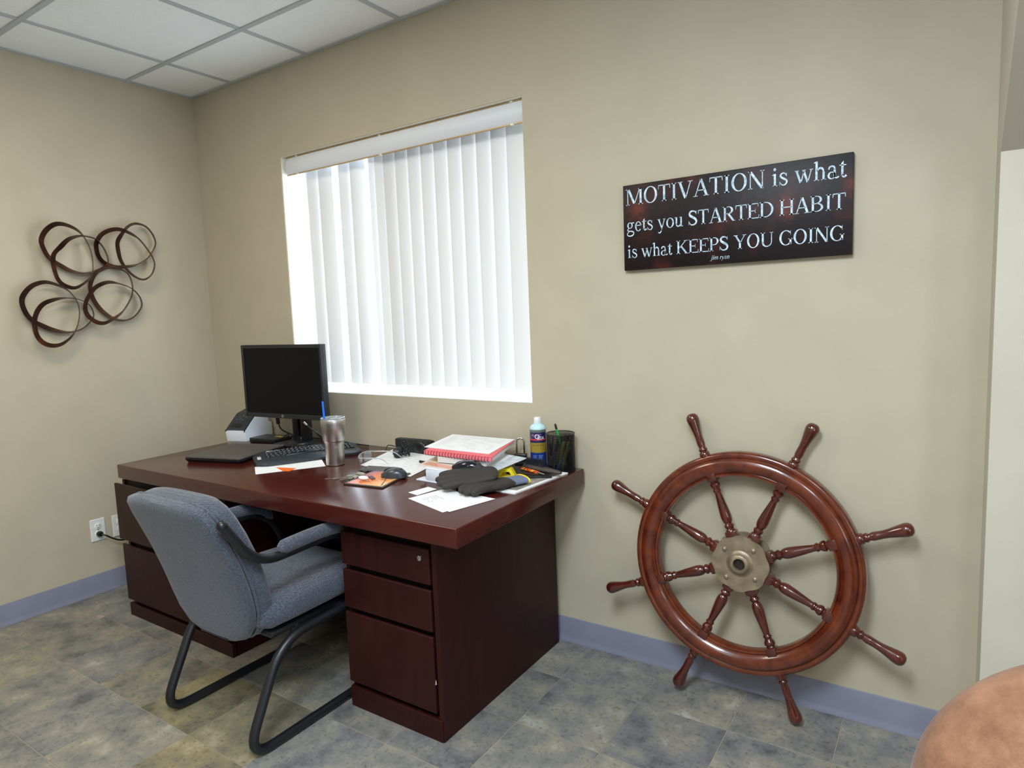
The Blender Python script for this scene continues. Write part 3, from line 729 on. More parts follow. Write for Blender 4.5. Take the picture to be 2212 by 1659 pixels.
# ================================================================== METAL LOOP WALL SCULPTURE
m, nt, bs = newmat('burnished_copper_strip')
tc = nt.nodes.new('ShaderNodeTexCoord'); n = nt.nodes.new('ShaderNodeTexNoise'); n.inputs['Scale'].default_value = 14; n.inputs['Detail'].default_value = 5
nt.links.new(tc.outputs['Object'], n.inputs['Vector']); r = nt.nodes.new('ShaderNodeValToRGB'); e = r.color_ramp.elements
e[0].position = .42; e[0].color = rgb(58, 34, 30); e[1].position = .72; e[1].color = rgb(140, 78, 36)
x = e.new(.58); x.color = rgb(84, 46, 34)
nt.links.new(n.outputs['Fac'], r.inputs['Fac']); nt.links.new(r.outputs['Color'], bs.inputs['Base Color'])
setp(bs, Roughness=.34, Metallic=.55); M_STRIP = m
art = thing('wall_sculpture', 'copper-brown metal wall sculpture of four double loops on the left wall', 'wall art', (0, -.65, 1.6))
loops = [
 [(520,400),(440,490),(440,620),(480,760),(560,840),(700,865),(860,750),(890,620),(860,420),(760,240),(620,150),(480,130),(370,200),(320,310),(350,410),(420,515),(530,590),(690,670),(850,690),(1000,645),(1090,585),(1100,530),(1050,410),(960,310),(860,275),(740,270),(620,310)],
 [(1240,240),(1180,340),(1190,470),(1220,570),(1300,680),(1400,755),(1490,770),(1570,710),(1605,600),(1580,510),(1520,410),(1420,290),(1270,205),(1150,190),(1030,240),(965,340),(975,450),(1020,535),(1100,590),(1230,622),(1420,600),(1560,520),(1640,390),(1640,310),(1590,220),(1510,150),(1400,125),(1310,160)],
 [(1060,805),(930,860),(860,940),(810,1030),(800,1120),(840,1200),(930,1262),(1020,1275),(1110,1235),(1230,1150),(1330,1000),(1362,880),(1335,740),(1270,670),(1160,630),(1060,640),(965,690),(905,800),(905,900),(950,1020),(1050,1140),(1180,1220),(1300,1240),(1400,1200),(1470,1110),(1482,1040),(1440,950),(1340,865),(1190,815)],
 [(450,1005),(330,1050),(250,1140),(215,1270),(245,1420),(330,1510),(450,1535),(560,1500),(660,1410),(720,1290),(742,1150),(720,1030),(645,920),(540,850),(370,800),(220,840),(125,940),(105,1030),(150,1150),(225,1235),(320,1290),(470,1350),(650,1378),(800,1340),(895,1255),(930,1180),(890,1080),(800,1020),(700,990),(570,985)],
]
for L in loops:
    N = len(L); ctr = []
    for k, (cx_, cy_) in enumerate(L):
        u_ = 30 + cx_*.18686; v_ = 460 + cy_*.18686
        ph = 2*PI*k/N
        d = .044 + .020*math.cos(ph - .35*PI)          # strip coils out from the wall
        p = atx(u_, v_, .040); ctr.append(Vector((d, p.y, p.z)))
    c = catmull(ctr, 6, True); n_ = len(c)
    cy0 = sum(p.y for p in c)/n_; cz0 = sum(p.z for p in c)/n_
    P = []
    for i, p in enumerate(c):
        t = (c[(i+1) % n_] - c[i-1]).normalized()
        rad = Vector((0, p.y - cy0, p.z - cz0)); rad.normalize()
        lf = -rad.y
        wdt = .035
        wv = (Vector((.91, -.41, -.06)) + rad*max(.12, .40 + .55*lf)).normalized()
        nrm = t.cross(wv).normalized()*.0011
        a, q = p - wv*wdt/2, p + wv*wdt/2
        a.x = max(a.x, .006)
        P.append([a - nrm, q - nrm, q + nrm, a + nrm])
    obj('metal_loop', MB().grid(P, closed_u=True, closed_v=True), M_STRIP, art, 50, world=True)
obj('wall_mount', MB().tube([(0, -.66, 1.60), (.03, -.66, 1.60)], .004, 8), M_STRIP, art, world=True)

# ================================================================== SUEDE CHAIR (only its back corner is in frame)
m, nt, bs = newmat('tan_suede')
tc = nt.nodes.new('ShaderNodeTexCoord'); n = nt.nodes.new('ShaderNodeTexNoise'); n.inputs['Scale'].default_value = 6; n.inputs['Detail'].default_value = 12; n.inputs['Roughness'].default_value = .78
nt.links.new(tc.outputs['Object'], n.inputs['Vector']); r = nt.nodes.new('ShaderNodeValToRGB'); e = r.color_ramp.elements
e[0].position = .35; e[0].color = rgb(98, 56, 28); e[1].position = .68; e[1].color = rgb(158, 112, 82)
nt.links.new(n.outputs['Fac'], r.inputs['Fac']); nt.links.new(r.outputs['Color'], bs.inputs['Base Color'])
n = nt.nodes.new('ShaderNodeTexNoise'); n.inputs['Scale'].default_value = 300; n.inputs['Detail'].default_value = 4
nt.links.new(tc.outputs['Object'], n.inputs['Vector']); bpn = nt.nodes.new('ShaderNodeBump'); bpn.inputs['Strength'].default_value = .5; bpn.inputs['Distance'].default_value = .002
nt.links.new(n.outputs['Fac'], bpn.inputs['Height']); nt.links.new(bpn.outputs['Normal'], bs.inputs['Normal'])
setp(bs, Roughness=.8, Sheen_Weight=.15); M_SUEDE = m
ac = thing('suede_chair', 'tan suede upholstered chair with rounded back standing by the stepped wall', 'chair', (3.9, -1.0, 0), .6)
b = MB().sphere((0, 0, .56), (.345, .15, .25), 96, 40, None, .8)
for v in b.v:      # soft vertical crease near the corner
    q = (v.x + .20)/.028; v.y *= 1 - .16*math.exp(-q*q)*max(0, min(1, (.73 - v.z)/.14))
obj('backrest', b, M_SUEDE, ac, 80)
obj('seat', MB().rbox(-.30, .30, -.56, -.02, .26, .44, .06, 4), M_SUEDE, ac, 60)
obj('seat_base', MB().rbox(-.29, .29, -.54, .08, .20, .32, .03, 3), M_SUEDE, ac, 60)
for lx in (-.25, .25):
    for ly in (-.49, .05):
        obj('leg', MB().lathe([(.014, 0), (.022, .21)], 14, Matrix.Translation((lx, ly, 0))), M_SPOKE, ac, 50)

# ================================================================== THINGS ON THE DESK
def text_polys(body, size, align='CENTER'):
    cu = bpy.data.curves.new('txt', 'FONT'); cu.body = body; cu.size = size; cu.align_x = align; cu.resolution_u = 3
    o = bpy.data.objects.new('txt', cu); me = bpy.data.meshes.new_from_object(o)
    vs = [v.co.copy() for v in me.vertices]; fs = [tuple(p.vertices) for p in me.polygons]
    bpy.data.objects.remove(o); bpy.data.curves.remove(cu); bpy.data.meshes.remove(me)
    return vs, fs
def quad_px(pts, z): return [atz(u, v, z) for u, v in pts]
def slab(q, z0, z1, n=1):
    return MB().prism([(p.x, p.y) for p in q], z0, z1)
def lines_on(q, z, rows, seed, t=.0016, a0=.08, a1=.92, b0=.12, b1=.88, gap=.25):
    """rows of print on a quad (bilinear)"""
    rr = random.Random(seed); b = MB()
    def bl(s, t_): return (q[0]*(1-s)+q[1]*s)*(1-t_) + (q[3]*(1-s)+q[2]*s)*t_
    for k in range(rows):
        t_ = b0 + (b1-b0)*k/max(1, rows-1); s = a0
        while s < a1:
            e = min(a1, s + rr.uniform(.05, .18))
            p0, p1 = bl(s, t_), bl(e, t_); p2, p3 = bl(e, t_ + .012), bl(s, t_ + .012)
            b.add([(p.x, p.y, z) for p in (p0, p1, p2, p3)], [(0, 1, 2, 3)])
            s = e + rr.uniform(.01, gap)
    return b
TOP = DT + .0002

# ---- laptop
M_LAP = plain('brushed_grey_lid', (92, 88, 85), .45, .3, bump=.08, bscale=300)
lap = thing('laptop', 'closed dark grey laptop lying flat on the desk corner', 'laptop', (.748, -.655, TOP), math.radians(15))
LW, LD = .305, .305
obj('base', MB().add([(.01,.008,0),(LW-.01,.008,0),(LW-.01,LD-.01,0),(.01,LD-.01,0),(0,0,.012),(LW,0,.012),(LW,LD,.012),(0,LD,.012)],[(3,2,1,0),(0,1,5,4),(1,2,6,5),(2,3,7,6),(3,0,4,7),(4,5,6,7)]).rbox(0,LW,0,LD,.011,.0165,.002,2), M_BLACK, lap, 40)
lid = obj('lid', MB().rbox(0, LW, 0, LD, .0172, .0275, .004, 3), M_LAP, lap, 40)
for k in range(3):
    obj('lid_groove', MB().rbox(.05, LW - .01, .215 + .024*k, .222 + .024*k, .0270, .0281, .0005, 1), plain('lid_ridge', (88, 84, 80), .35, .4), lid)

# ---- paper and note under the keyboard
ux = Vector((math.cos(math.radians(56)), math.sin(math.radians(56)), 0)); uy = Vector((-ux.y, ux.x, 0))
p0 = atz(552, 1025, TOP)
q = [p0, p0 + ux*.279, p0 + ux*.279 + uy*.15, p0 + uy*.15]
o = obj('paper_sheet', slab(q, TOP, TOP + .0006), M_PAPER); tag(o, 'white paper sheet tucked under the black keyboard', 'paper')
q2 = quad_px([(596, 1010), (640, 1012), (625, 1018.5), (612, 1018.5)], TOP)
o = obj('sticky_note', slab(q2, TOP + .0007, TOP + .0012), plain('orange_note', (236, 110, 30), .6)); tag(o, 'orange paper note sticking out under the keyboard', 'note')

# ---- keyboard
kb = thing('keyboard', 'black curved ergonomic keyboard with palm rest behind the steel tumbler', 'keyboard', (1.182, -.588, TOP + .0013), math.radians(61.5))
KL, KD = .462, .186
P = []
for i in range(33):
    x = KL*i/32; tt = i/32
    edge = min(1, min(tt, 1-tt)*9); ins = .028*(1 - math.sin(edge*PI/2)) if edge < 1 else 0
    wave = .004*math.cos((tt - .42)*2*PI*1.1)
    y0 = ins*1.0 - .010*math.sin(PI*min(1, tt/.8)); y1 = KD - ins*1.4 + .010*math.sin(PI*tt)
    hgt = [(0, .0), (.0, .010), (.06, .0175), (.22, .022 + wave), (.38, .022 + wave), (.42, .021 + wave), (.9, .031 + wave), (.97, .030), (1, .020), (1, 0)]
    P.append([Vector((x, y0 + (y1-y0)*a, h*(.75 + .25*edge))) for a, h in hgt])
bk = MB().grid(P, closed_v=True); n0 = len(P[0])
bk.f.append(tuple(range(n0-1, -1, -1))); bk.f.append(tuple((len(P)-1)*n0 + k for k in range(n0)))
M_KB = plain('charcoal_keyboard_plastic', (44, 50, 56), .42)
kbo = obj('body', bk, M_KB, kb, 50)
M_KEY = plain('black_key_plastic', (22, 25, 32), .3); M_KEYW = plain('silver_media_key', (196, 198, 200), .35)
kk = MB(); kl = MB(); rk = random.Random(2)
def keyh(x, y):
    tt = x/KL; wave = .004*math.cos((tt - .42)*2*PI*1.1); a = (y + .004)/KD
    return .0205 + wave + .010*max(0, (a - .42)/.48)
for r_ in range(6):
    y = .082 + r_*.0150; x = .050 + (.004 if r_ % 2 else 0)
    while x < .305:
        w_ = .0165 if r_ else rk.choice((.02, .02, .05)); z = keyh(x, y)
        M_ = Matrix.Translation((x + w_/2, y + .007, z)) @ Matrix.Rotation(.1, 4, 'X')
        kk.rbox(-w_/2, w_/2, -.0068, .0068, -.003, .0045, .0015, 1, M_)
        kl.add([M_ @ Vector(p) for p in ((-.003, -.001, .0047), (.0015, -.001, .0047), (.0015, .003, .0047), (-.003, .003, .0047))], [(0, 1, 2, 3)])
        x += w_ + .0022
    for x in ([.318, .335, .352] if r_ != 2 else []):
        M_ = Matrix.Translation((x + .0075, y + .007, keyh(x, y)))
        kk.rbox(-.0075, .0075, -.0068, .0068, -.003, .0045, .0015, 1, M_)
    if r_ < 5:
        for x in (.376, .393, .410, .427):
            M_ = Matrix.Translation((x + .0078, y + .007, keyh(x, y) - .001))
            kk.rbox(-.0076, .0076, -.0069, .0069, -.003, .0050, .0015, 1, M_)
            kl.add([M_ @ Vector(p) for p in ((-.003, -.001, .0052), (.002, -.001, .0052), (.002, .003, .0052), (-.003, .003, .0052))], [(0, 1, 2, 3)])
obj('keys', kk, M_KEY, kb, 40, kind='stuff')
obj('key_legends', kl, plain('legend_blue_white', (170, 190, 215), .5), kb, kind='stuff')
for (x, y, w_, d_) in ((.062, .173, .03, .007), (.098, .177, .034, .007), (.215, .181, .036, .007), (.258, .178, .04, .007), (.012, .075, .016, .014), (.014, .098, .016, .014)):
    z = .031 if y > .15 else .0225
    obj('media_key', MB().rbox(x, x + w_, y - .006, y + d_, z - .004, z + .0025, .002, 2), M_KEYW, kb, 40)
obj('spacebar', MB().tube(catmull([(.135, .074, .0225), (.18, .070, .0255), (.225, .069, .0255), (.265, .073, .0235)], 6), .0065, 8, flat=1), M_KEY, kb, 60)

# ---- stainless tumbler
m, nt, bs = newmat('brushed_stainless')
tc = nt.nodes.new('ShaderNodeTexCoord'); mp = nt.nodes.new('ShaderNodeMapping'); mp.inputs['Scale'].default_value = (60, 60, 900)
nz_ = nt.nodes.new('ShaderNodeTexNoise'); nz_.inputs['Scale'].default_value = 1
nt.links.new(tc.outputs['Object'], mp.inputs['Vector']); nt.links.new(mp.outputs['Vector'], nz_.inputs['Vector'])
bpn = nt.nodes.new('ShaderNodeBump'); bpn.inputs['Strength'].default_value = .08; bpn.inputs['Distance'].default_value = .001
nt.links.new(nz_.outputs['Fac'], bpn.inputs['Height']); nt.links.new(bpn.outputs['Normal'], bs.inputs['Normal'])
bs.inputs['Base Color'].default_value = rgb(206, 204, 202); setp(bs, Metallic=1.0, Roughness=.33); bs.inputs['Anisotropic'].default_value = .7
M_STEEL = m
tu = thing('steel_tumbler', 'brushed stainless steel tumbler with clear lid and blue straw', 'tumbler', (1.452, -.392, TOP))
obj('body', MB().lathe([(.036, 0), (.0385, .002), (.039, .006), (.0385, .010), (.0392, .013), (.0405, .085), (.0415, .098), (.0440, .104), (.0470, .110), (.0515, .185), (.0520, .196), (.0508, .199), (.0495, .197), (.049, .19)], 48), M_STEEL, tu, 40)
M_CLR = plain('clear_lid_plastic', (205, 212, 216), .12); M_CLR.node_tree.nodes['Principled BSDF'].inputs['Transmission Weight'].default_value = .6
obj('lid', MB().lathe([(.0488, .19), (.0505, .200), (.0515, .2025), (.0515, .205), (.049, .2055), (.046, .200), (.012, .1995)], 40), M_CLR, tu, 40)
obj('straw', MB().tube([(-.028, -.020, .15), (-.033, -.020, .274)], .0042, 12), plain('blue_straw', (20, 112, 240), .35), tu, 60)

# ---- monitor
mo = thing('monitor', 'black flat screen monitor on a stand beside the window', 'monitor', (.944, -.142, TOP), math.radians(5))
SB, ST = .8925 - TOP, 1.2505 - TOP
ys = -.118
fr = MB().rbox(-.268, .268, ys + .004, ys + .034, SB, ST, .004, 2)
obj('casing', fr, M_BLACKM, mo, 40)
bz = MB()
for (x0, x1, z0, z1) in ((-.270, -.256, SB, ST), (.256, .270, SB, ST), (-.256, .256, SB, SB + .022), (-.256, .256, ST - .017, ST)):
    bz.rbox(x0, x1, ys - .002, ys + .008, z0, z1, .0015, 1)
bezel = obj('bezel', bz, M_BLACKM, mo, 40)
obj('screen', MB().box(-.256, .256, ys + .001, ys + .004, SB + .022, ST - .017), plain('dark_screen', (9, 10, 13), .4, spec=.15), mo)
obj('rear_bulge', MB().rbox(-.15, .15, ys + .03, ys + .062, SB + .06, ST - .08, .012, 3), M_BLACKM, mo, 40)
lg = obj('logo', MB().lathe([(.0072, 0), (.0072, .0006)], 24, Matrix.Translation((-.01, ys - .002, SB + .011)) @ Matrix.Rotation(PI/2, 4, 'X')), plain('silver_badge', (150, 152, 158), .3, .6), bezel)
vs, fs = text_polys('hp', .011)
obj('logo_letters', MB().add([(-.01 + v.x, ys - .0028, SB + .0082 + v.y) for v in vs], fs), M_BLACK, lg, fix=False)
obj('power_light', MB().box(.243, .246, ys - .0026, ys - .0018, SB + .008, SB + .011), plain('pale_led', (200, 205, 210), .3), bezel)
col = MB(); col.rbox(-.05, -.010, -.03, .01, .012, SB + .16, .006, 2); col.rbox(.006, .05, -.03, .01, .012, SB + .16, .006, 2); col.rbox(-.012, .008, -.03, .01, .012, .045, .003, 1); col.rbox(-.012, .008, -.03, .01, SB - .0, SB + .16, .003, 1)
obj('stand_column', col, M_BLACK, mo, 40)
obj('stand_base', MB().rbox(-.13, .13, -.095, .07, 0, .014, .006, 3), M_BLACK, mo, 40)
obj('swivel_ring', MB().lathe([(.07, .013), (.068, .02), (.055, .024)], 32, Matrix.Translation((0, -.012, 0))), M_BLACK, mo, 40)

# ---- label printer
pr = thing('label_printer', 'white label printer with dark sloping top beside the monitor', 'label printer', (.485, -.135, TOP), math.radians(14))
prof = [(-.105, 0), (-.112, .045), (-.110, .058), (-.02, .132), (.045, .148), (.075, .148), (.083, .08), (.105, .075), (.108, .012), (.104, 0)]
b = MB()
N = 7; P = []
for k in range(N):
    t = k/(N-1); x = -.064 + .128*t; s = 1 - .05*abs(2*t-1)**6
    P.append([Vector((x, y*s, z*s)) for y, z in prof])
b.grid(P, closed_v=True); n0 = len(prof); b.f.append(tuple(range(n0-1, -1, -1))); b.f.append(tuple((N-1)*n0 + k for k in range(n0)))
obj('body', b, plain('white_printer_plastic', (222, 226, 234), .4), pr, 30)
M_PT = plain('dark_blue_grey_plastic', (34, 40, 48), .3)
def slope(y): # top surface height
    return .058 + (.132-.058)*(y+.110)/.09 if y < -.02 else .132 + .016*(y+.02)/.065
tp = []
for y in (-.113, -.108, -.08, -.05, -.02, .01, .045):
    z = slope(max(y, -.11)) + .003
    tp.append([Vector((-.063, y, z - .012)), Vector((-.060, y, z)), Vector((.060, y, z)), Vector((.063, y, z - .012))])
top_ = obj('top_cover', MB().grid(tp), M_PT, pr, 50)
obj('output_slot', MB().add([(-.04, -.098, slope(-.098) + .0038), (.03, -.098, slope(-.098) + .0038), (.03, -.075, slope(-.075) + .0038), (-.04, -.075, slope(-.075) + .0038)], [(0, 1, 2, 3)]), M_BLACK, top_)
for (x, y) in ((-.03, -.055), (-.01, -.05), (.01, -.055), (-.02, -.04), (.0, -.035), (.02, -.04)):
    obj('button', MB().rbox(x - .005, x + .005, y - .003, y + .003, -.001, .0015, .0008, 1, Matrix.Translation((0, 0, slope(y) + .0036))), plain('grey_button', (120, 126, 132), .4), top_)

# ---- docking box and cables
dk = thing('docking_station', 'flat black docking box behind the laptop', 'docking station', (.70, -.155, TOP), math.radians(6))
obj('case', MB().rbox(-.10, .085, -.06, .055, 0, .024, .004, 2), M_BLACK, dk, 40)
obj('connector', MB().rbox(.035, .070, -.012, .0, .0241, .0315, .002, 1).rbox(.07, .095, -.006, .006, .0241, .030, .002, 1), plain('brass_plug', (196, 172, 96), .3, .7), dk)
c1 = catmull([aty(600, 908, -.20), aty(606, 925, -.19), aty(620, 934, -.15), aty(638, 938, -.11), (.90, -.06, .80), (.95, -.05, .765), (1.0, -.05, .746)], 8)
o = thing('monitor_cable', 'black cable with moulded plug hanging below the monitor', 'cable', (1.0, -.05, TOP))
obj('wire', MB().tube(c1, .0035, 8), M_BLACK, o, 60, world=True)
obj('plug', MB().tube([aty(599, 900, -.205), aty(601, 915, -.20)], .010, 10), M_BLACK, o, 60, world=True)
c2 = catmull([aty(660, 917, -.20), aty(672, 926, -.19), aty(690, 938, -.17), aty(705, 945, -.15), (1.19, -.075, .757), (1.22, -.05, .746)], 8)
o = thing('video_cable', 'black cable with silver plug in front of the monitor stand', 'cable', (1.22, -.05, TOP))
obj('wire', MB().tube(c2, .003, 8), M_BLACK, o, 60, world=True)
obj('plug', MB().tube([aty(656, 912, -.205), aty(663, 919, -.20)], .0055, 10), M_CHROME, o, 60, world=True)
c3 = catmull([atz(612, 945, .775), atz(622, 938, .782), atz(626, 944, .770), atz(634, 942, .760), (.93, -.035, .75), (1.1, -.035, .7455), (1.3, -.05, .7455)], 8)
o = obj('adapter_cable', MB().tube(c3, .003, 8), M_BLACK, None, 60); tag(o, 'thin black cable plugged into the flat docking box', 'cable')

# ---- papers in the middle of the desk
qa = quad_px([(778.6, 1004.6), (866, 1024), (944, 986), (848, 971)], TOP)
pa = obj('paper_sheet', slab(qa, TOP, TOP + .0006), M_PAPER); tag(pa, 'printed white paper lying under the camera and clear glasses', 'paper')
obj('printed_lines', lines_on(qa, TOP + .0009, 9, 5), plain('pale_grey_ink', (186, 188, 194), .7), pa, kind='stuff')
qb = quad_px([(846, 1024), (886, 1030), (938, 1004), (898, 1001)], TOP + .001)
pb_ = obj('paper_sheet', slab(qb, TOP + .0011, TOP + .0018), M_PAPER); tag(pb_, 'folded white paper beside the white binder and black mouse', 'paper')
obj('printed_lines', lines_on(qb, TOP + .0021, 6, 9), plain('pale_grey_ink_b', (190, 190, 196), .7), pb_, kind='stuff')

# ---- picture tile with mouse and keys
pt = thing('picture_tile', 'sunset photograph tile with dark border under the cordless mouse', 'picture', (1.82, -.50, TOP))
q = quad_px([(742, 1047.5), (826, 1056.5), (887.5, 1025), (808, 1019)], TOP)
obj('tile', slab(q, TOP, TOP + .006), plain('dark_brown_edge', (52, 36, 30), .4), pt, world=True)
ctr = sum(q, Vector())/4; qi = [ctr + (p - ctr)*.90 for p in q]
m, nt, bs = newmat('sunset_print'); tc = nt.nodes.new('ShaderNodeTexCoord'); sp_ = nt.nodes.new('ShaderNodeSeparateXYZ'); rp = nt.nodes.new('ShaderNodeValToRGB'); mr = nt.nodes.new('ShaderNodeMapRange')
nt.links.new(tc.outputs['Generated'], sp_.inputs[0]); nt.links.new(sp_.outputs['X'], rp.inputs['Fac'])
e = rp.color_ramp.elements; e[0].position = .0; e[0].color = rgb(150, 112, 140); e[1].position = 1; e[1].color = rgb(240, 190, 120)
x = e.new(.3); x.color = rgb(222, 118, 70); x = e.new(.55); x.color = rgb(240, 138, 66)
nt.links.new(rp.outputs['Color'], bs.inputs['Base Color']); setp(bs, Roughness=.25)
pic = obj('photo_print', slab(qi, TOP + .0061, TOP + .0066), m, pt, world=True)
def bl(q, s, t): return (q[0]*(1-s)+q[1]*s)*(1-t) + (q[3]*(1-s)+q[2]*s)*t
br = MB(); rr = random.Random(4)
for (s0, t0, s1, t1, w_) in ((.95, .05, .62, .75, .0022), (.80, .40, .55, .45, .0016), (.72, .60, .45, .55, .0014), (.35, .15, .60, .35, .0018), (.45, .22, .62, .12, .0014), (.28, .12, .42, .05, .0014), (.5, .3, .4, .42, .0012), (.86, .45, .95, .55, .0012)):
    a, c = bl(qi, s0, t0), bl(qi, s1, t1); d = (c - a).normalized(); nn = Vector((-d.y, d.x, 0))*w_
    br.add([(p.x, p.y, TOP + .0070) for p in (a - nn, a + nn, c + nn*.4, c - nn*.4)], [(0, 1, 2, 3)])
obj('printed_branches', br, plain('branch_print', (60, 34, 34), .4), pic, world=True, fix=False, kind='stuff')
def mouse(name, label, loc, rot, dark, L=.10, Wd=.062, Hh=.036):
    t = thing(name, label, 'mouse', loc, rot, None)
    P = []
    for i in range(13):
        u = i/12; x = -L/2 + L*u; w = Wd/2*(math.sin(PI*min(.98, max(.02, u)))**.38); h = Hh*(math.sin(PI*(.10 + .80*u**.85))**.8)
        P.append([Vector((x, w*math.copysign(abs(math.cos(a))**.7, math.cos(a)), h*max(0, math.sin(a))**.75)) for a in [PI*k/14 for k in range(15)]] )
    b = MB().grid(P)
    for i in (0, 12): b.f.append(tuple(i*15 + k for k in range(15)))
    b.grid([[row[0], row[-1]] for row in P])
    body = obj('shell', b, dark, t, 50)
    obj('scroll_wheel', MB().lathe([(.008, -.003), (.009, 0), (.008, .003)], 16, Matrix.Translation((-L*.27, 0, Hh*.72)) @ Matrix.Rotation(PI/2, 4, 'X')), M_BLACKM, t, 40)
    return t
mloc = atz(852, 1030, TOP + .007)
mt_ = mouse('computer_mouse', 'dark grey cordless mouse resting on the sunset picture tile', (mloc.x, mloc.y, TOP + .0067), math.radians(205), plain('graphite_mouse_plastic', (50, 56, 62), .3))
obj('side_grip', MB().sphere((.022, -.019, .017), (.027, .017, .017), 16, 10), M_BLACK, mt_, 60)

# ---- keys
ks = thing('key_ring', 'bunch of metal keys with a white fob beside the picture tile', 'keys', (1.70, -.555, TOP))
M_KEYM = plain('worn_key_metal', (150, 142, 124), .38, .8)
def key(u0, v0, u1, v1, dz, name='key'):
    a = atz(u0, v0, TOP + dz); c = atz(u1, v1, TOP + dz); d = (c - a); L = d.length; ang = math.atan2(d.y, d.x)
    M_ = Matrix.Translation((a.x, a.y, TOP + dz)) @ Matrix.Rotation(ang, 4, 'Z')
    pts = [(0, -.0035), (L*.25, -.0035), (L*.30, -.0025), (L*.36, -.0038), (L*.44, -.0026), (L*.5, -.0036), (L*.58, -.003), (L*.6, -.011), (L*.85, -.012), (L, -.006), (L, .006), (L*.85, .012), (L*.6, .011), (L*.58, .0035), (0, .0035)]
    obj(name, MB().prism(pts, 0, .0022, M_), M_KEYM, ks, world=True)
key(702, 1035, 732, 1034, .0005); key(733, 1036, 760, 1030, .003); key(736, 1038, 765, 1033, .0055); key(735, 1033, 762, 1027, .008)
key(740, 1034, 776, 1029, .0105)
rp_ = atz(778, 1026, TOP + .006)
fob_c = atz(785, 1034.5, TOP + .012)
obj('white_fob', MB().sphere((fob_c.x, fob_c.y, TOP + .0165), (.024, .013, .0075), 20, 12, None), plain('white_fob_plastic', (236, 236, 238), .25), ks, 60, world=True, label='white plastic key fob')
gf = atz(779, 1028, TOP + .010)
obj('grey_fob', MB().sphere((gf.x - .01, gf.y + .01, TOP + .0145), (.026, .011, .007), 18, 10), plain('grey_green_fob', (142, 140, 124), .4), ks, 60, world=True)
kt = atz(803, 1030, TOP + .012)
obj('bead_tag', MB().rbox(-.026, .026, -.008, .008, 0, .005, .002, 2, Matrix.Translation((kt.x, kt.y, TOP + .0068)) @ Matrix.Rotation(-.5, 4, 'Z')), plain('patterned_tag', (74, 58, 66), .5, var=.5, vscale=160), ks, 40, world=True)
rc = atz(790, 1013, TOP + .012)
obj('split_ring', MB().tube([(rc.x + .014*math.cos(a), rc.y + .014*math.sin(a)*.6, TOP + .012 + .009*math.sin(a)) for a in [2*PI*k/24 for k in range(24)]], .0011, 6, closed=True), M_CHROME, ks, 60, world=True)

# ---- phone
ph0 = atz(817, 1012, TOP + .008)
ph = thing('mobile_phone', 'grey mobile phone lying flat behind the cordless mouse', 'phone', (ph0.x, ph0.y, TOP + .0008), math.radians(12))
obj('body', MB().rbox(-.070, .070, -.034, .034, 0, .0085, .003, 3), plain('grey_phone_shell', (92, 96, 100), .25, .3), ph, 40)
obj('glass', MB().rbox(-.064, .064, -.031, .031, .0083, .0090, .0003, 1), plain('phone_glass', (70, 74, 80), .08), ph)

# ---- clear safety glasses
gl = thing('safety_glasses', 'clear plastic safety glasses standing on the white paper', 'glasses', (1.575, -.30, TOP))
M_CG = plain('clear_acrylic', (228, 232, 234), .1); M_CG.node_tree.nodes['Principled BSDF'].inputs['Transmission Weight'].default_value = .75
g0, g1 = atz(795, 1004, TOP + .002), atz(836, 1001, TOP + .002)
ax = (g1 - g0).normalized(); W_ = .135; c0 = (g0 + g1)/2
ang = math.atan2(-.35, -.92)
fx = Vector((math.cos(ang + PI/2), math.sin(ang + PI/2), 0)); fy = Vector((math.cos(ang), math.sin(ang), 0))
base = Vector((1.555, -.315, TOP + .0008))
for s in (-1, 1):
    P = []
    for i in range(7):
        for_ = []
        for j in range(5):
            a = (i/6 - .5); h = j/4
            p = base + fx*(s*.034 + a*.056*(1 - .25*abs(h*2 - 1))) + fy*(.012*(1 - (s*.034 + a*.056)**2/.004)) + Vector((0, 0, .002 + .040*h))
            for_.append(p)
        P.append(for_)
    obj('lens', MB().grid(P), M_CG, gl, 60, world=True, fix=False)
    obj('temple_arm', MB().tube(catmull([base + fx*(s*.066) + Vector((0, 0, .036)), base + fx*(s*.07) - fy*.05 + Vector((0, 0, .036)), base + fx*(s*.068) - fy*.10 + Vector((0, 0, .034)), base + fx*(s*.066) - fy*.135 + Vector((0, 0, .012))], 5), .0026, 6), M_CG, gl, 60, world=True)
obj('brow_bar', MB().tube(catmull([base - fx*.066 + Vector((0, 0, .038)), base - fx*.03 + fy*.011 + Vector((0, 0, .043)), base + fx*.03 + fy*.011 + Vector((0, 0, .043)), base + fx*.066 + Vector((0, 0, .038))], 5), .0024, 6), M_CG, gl, 60, world=True)

# ---- webcam with its coiled cable, speaker bar, small stand
wb = atz(860, 989, TOP)
wc = thing('webcam', 'black round webcam lying on the papers', 'webcam', (wb.x, wb.y, TOP + .001), math.radians(-40))
obj('body', MB().lathe([(.010, -.018), (.021, -.015), (.0235, -.006), (.0235, .010), (.019, .018), (.010, .020)], 28, Matrix.Translation((0, 0, .0236)) @ Matrix.Rotation(PI/2, 4, 'X')), M_BLACK, wc, 40)
obj('lens', MB().lathe([(.010, .0), (.010, .003), (.004, .004)], 20, Matrix.Translation((0, -.019, .0236)) @ Matrix.Rotation(PI/2, 4, 'X')), plain('blue_lens', (30, 44, 66), .1), wc, 40)
cb = aty(870, 965, wb.y + .02); b = MB()
pts = []
for k in range(110):
    a = 2*PI*k/16; z = TOP + .006 + .062*k/110 + .006*math.sin(k*1.7)
    pts.append((wb.x + .018 + .019*math.cos(a)*(1 - .2*math.sin(k*.5)), wb.y + .032 + .014*math.sin(a), z))
